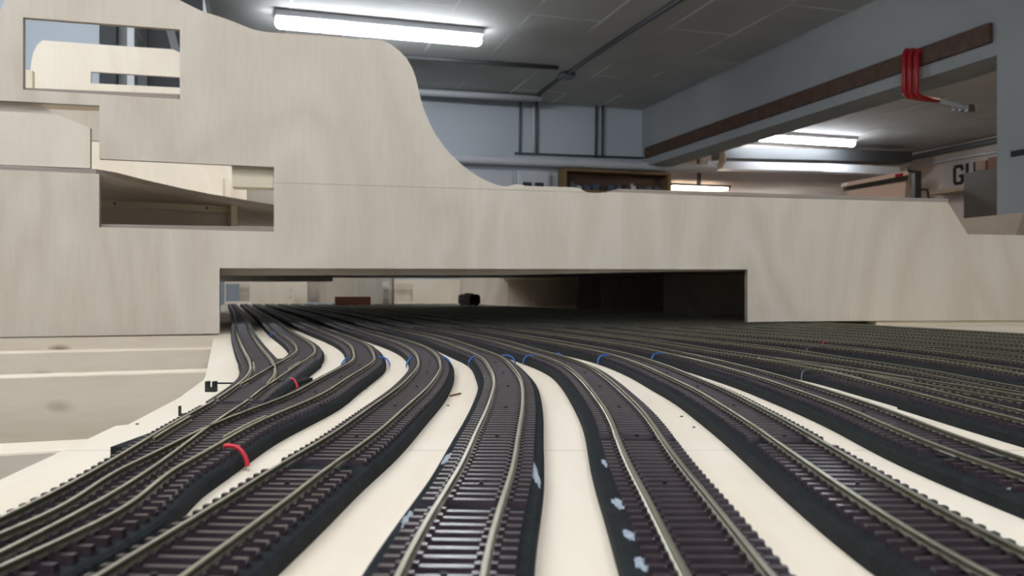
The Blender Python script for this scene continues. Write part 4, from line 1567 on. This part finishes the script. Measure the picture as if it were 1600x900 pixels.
r0 = MB().box(-.0006, .0006, -.0006, .0006, 0, .0055).box(-.0006, .0030, -.0005, .0005, .0005, .0014).build('bent_pin', M['black'], None, (q.x, q.y, 0))
tag(r0, 'bent black pin standing on the board left of the foreground turnout', 'pin')
# loose foam pieces beside the beds
mb = MB().hexa([(-.004, -.016, 0), (.004, -.016, 0), (.001, .024, 0), (-.002, .024, 0), (-.004, -.016, .0048), (.004, -.016, .0048), (.001, .024, .0048), (-.002, .024, .0048)])
o = mb.build('foam_piece', M['bed'], None, (float(ROUTE[0](.35)) - .0195, .352, 0))
tag(o, 'black foam offcut tucked under the left side of the foreground turnout', 'foam piece')
q = on_z(462, 606, .0)
mb = MB().hexa([(-.012, -.030, 0), (.009, -.020, 0), (.013, .020, 0), (.0, .030, 0), (-.012, -.030, .0048), (.009, -.020, .0048), (.013, .020, .0048), (.0, .030, .0048)])
o = mb.build('foam_piece', M['bed'], None, (q.x - .006, q.y, 0))
tag(o, 'black foam pad on the right side of the far turnout', 'foam piece')

# the little red coach far back in the yard
YC = 2.62
YC, nC = min(((yy_, k) for k in range(9, 18) for yy_ in np.arange(2.45, 2.80, .01)),
             key=lambda q: abs(float(ROUTE[q[1]](q[0])) - (743 - 800) / F * q[0]) + .01 * abs(q[0] - 2.62))
YC = float(YC)
xc = float(ROUTE[nC](YC))
slc = float(ROUTE[nC](YC + .01) - ROUTE[nC](YC - .01)) / .02
co = empty('railcar', (xc, YC, RAILTOP), -math.atan(slc))
tag(co, 'little dark red railcar standing on a track far inside the tunnel', 'model train')
mb = MB()
prof = [(-.017, .010), (.017, .010), (.0175, .028), (.0150, .037), (.008, .0405), (-.008, .0405), (-.0150, .037), (-.0175, .028)]
L_ = .11
mb.v = [(x, 0, z) for x, z in prof] + [(x, L_, z) for x, z in prof]
k = len(prof)
for i in range(k):
    j = (i + 1) % k
    mb.f.append((i, j, k + j, k + i))
mb.f.append(tuple(range(k))[::-1])
mb.f.append(tuple(range(k, 2 * k)))
mb.mi = [0] * len(mb.f)
body = mb.build('body', M['coach'], co)
for s in (-.009, .001):
    MB().box(s, s + .008, -.0006, 0, .022, .031).build('window', M['window'], body)
for kx in range(4):
    MB().box(-.0182, -.0174, .008 + kx * .026, .026 + kx * .026, .021, .030).build('window', M['window'], body)
MB().box(-.013, .013, .004, L_ - .004, .005, .010).build('underframe', M['black'], co)
for yy_ in (.018, L_ - .018):
    for xs in (-1, 1):
        MB().tube([(xs * GAUGE2 - .001, yy_, .0055), (xs * GAUGE2 + .001, yy_, .0055)], .0055, 14).build('wheel', M['black'], co)
MB().box(-.006, .006, .03, .08, .0405, .0435).build('roof_box', M['charcoal'], co)
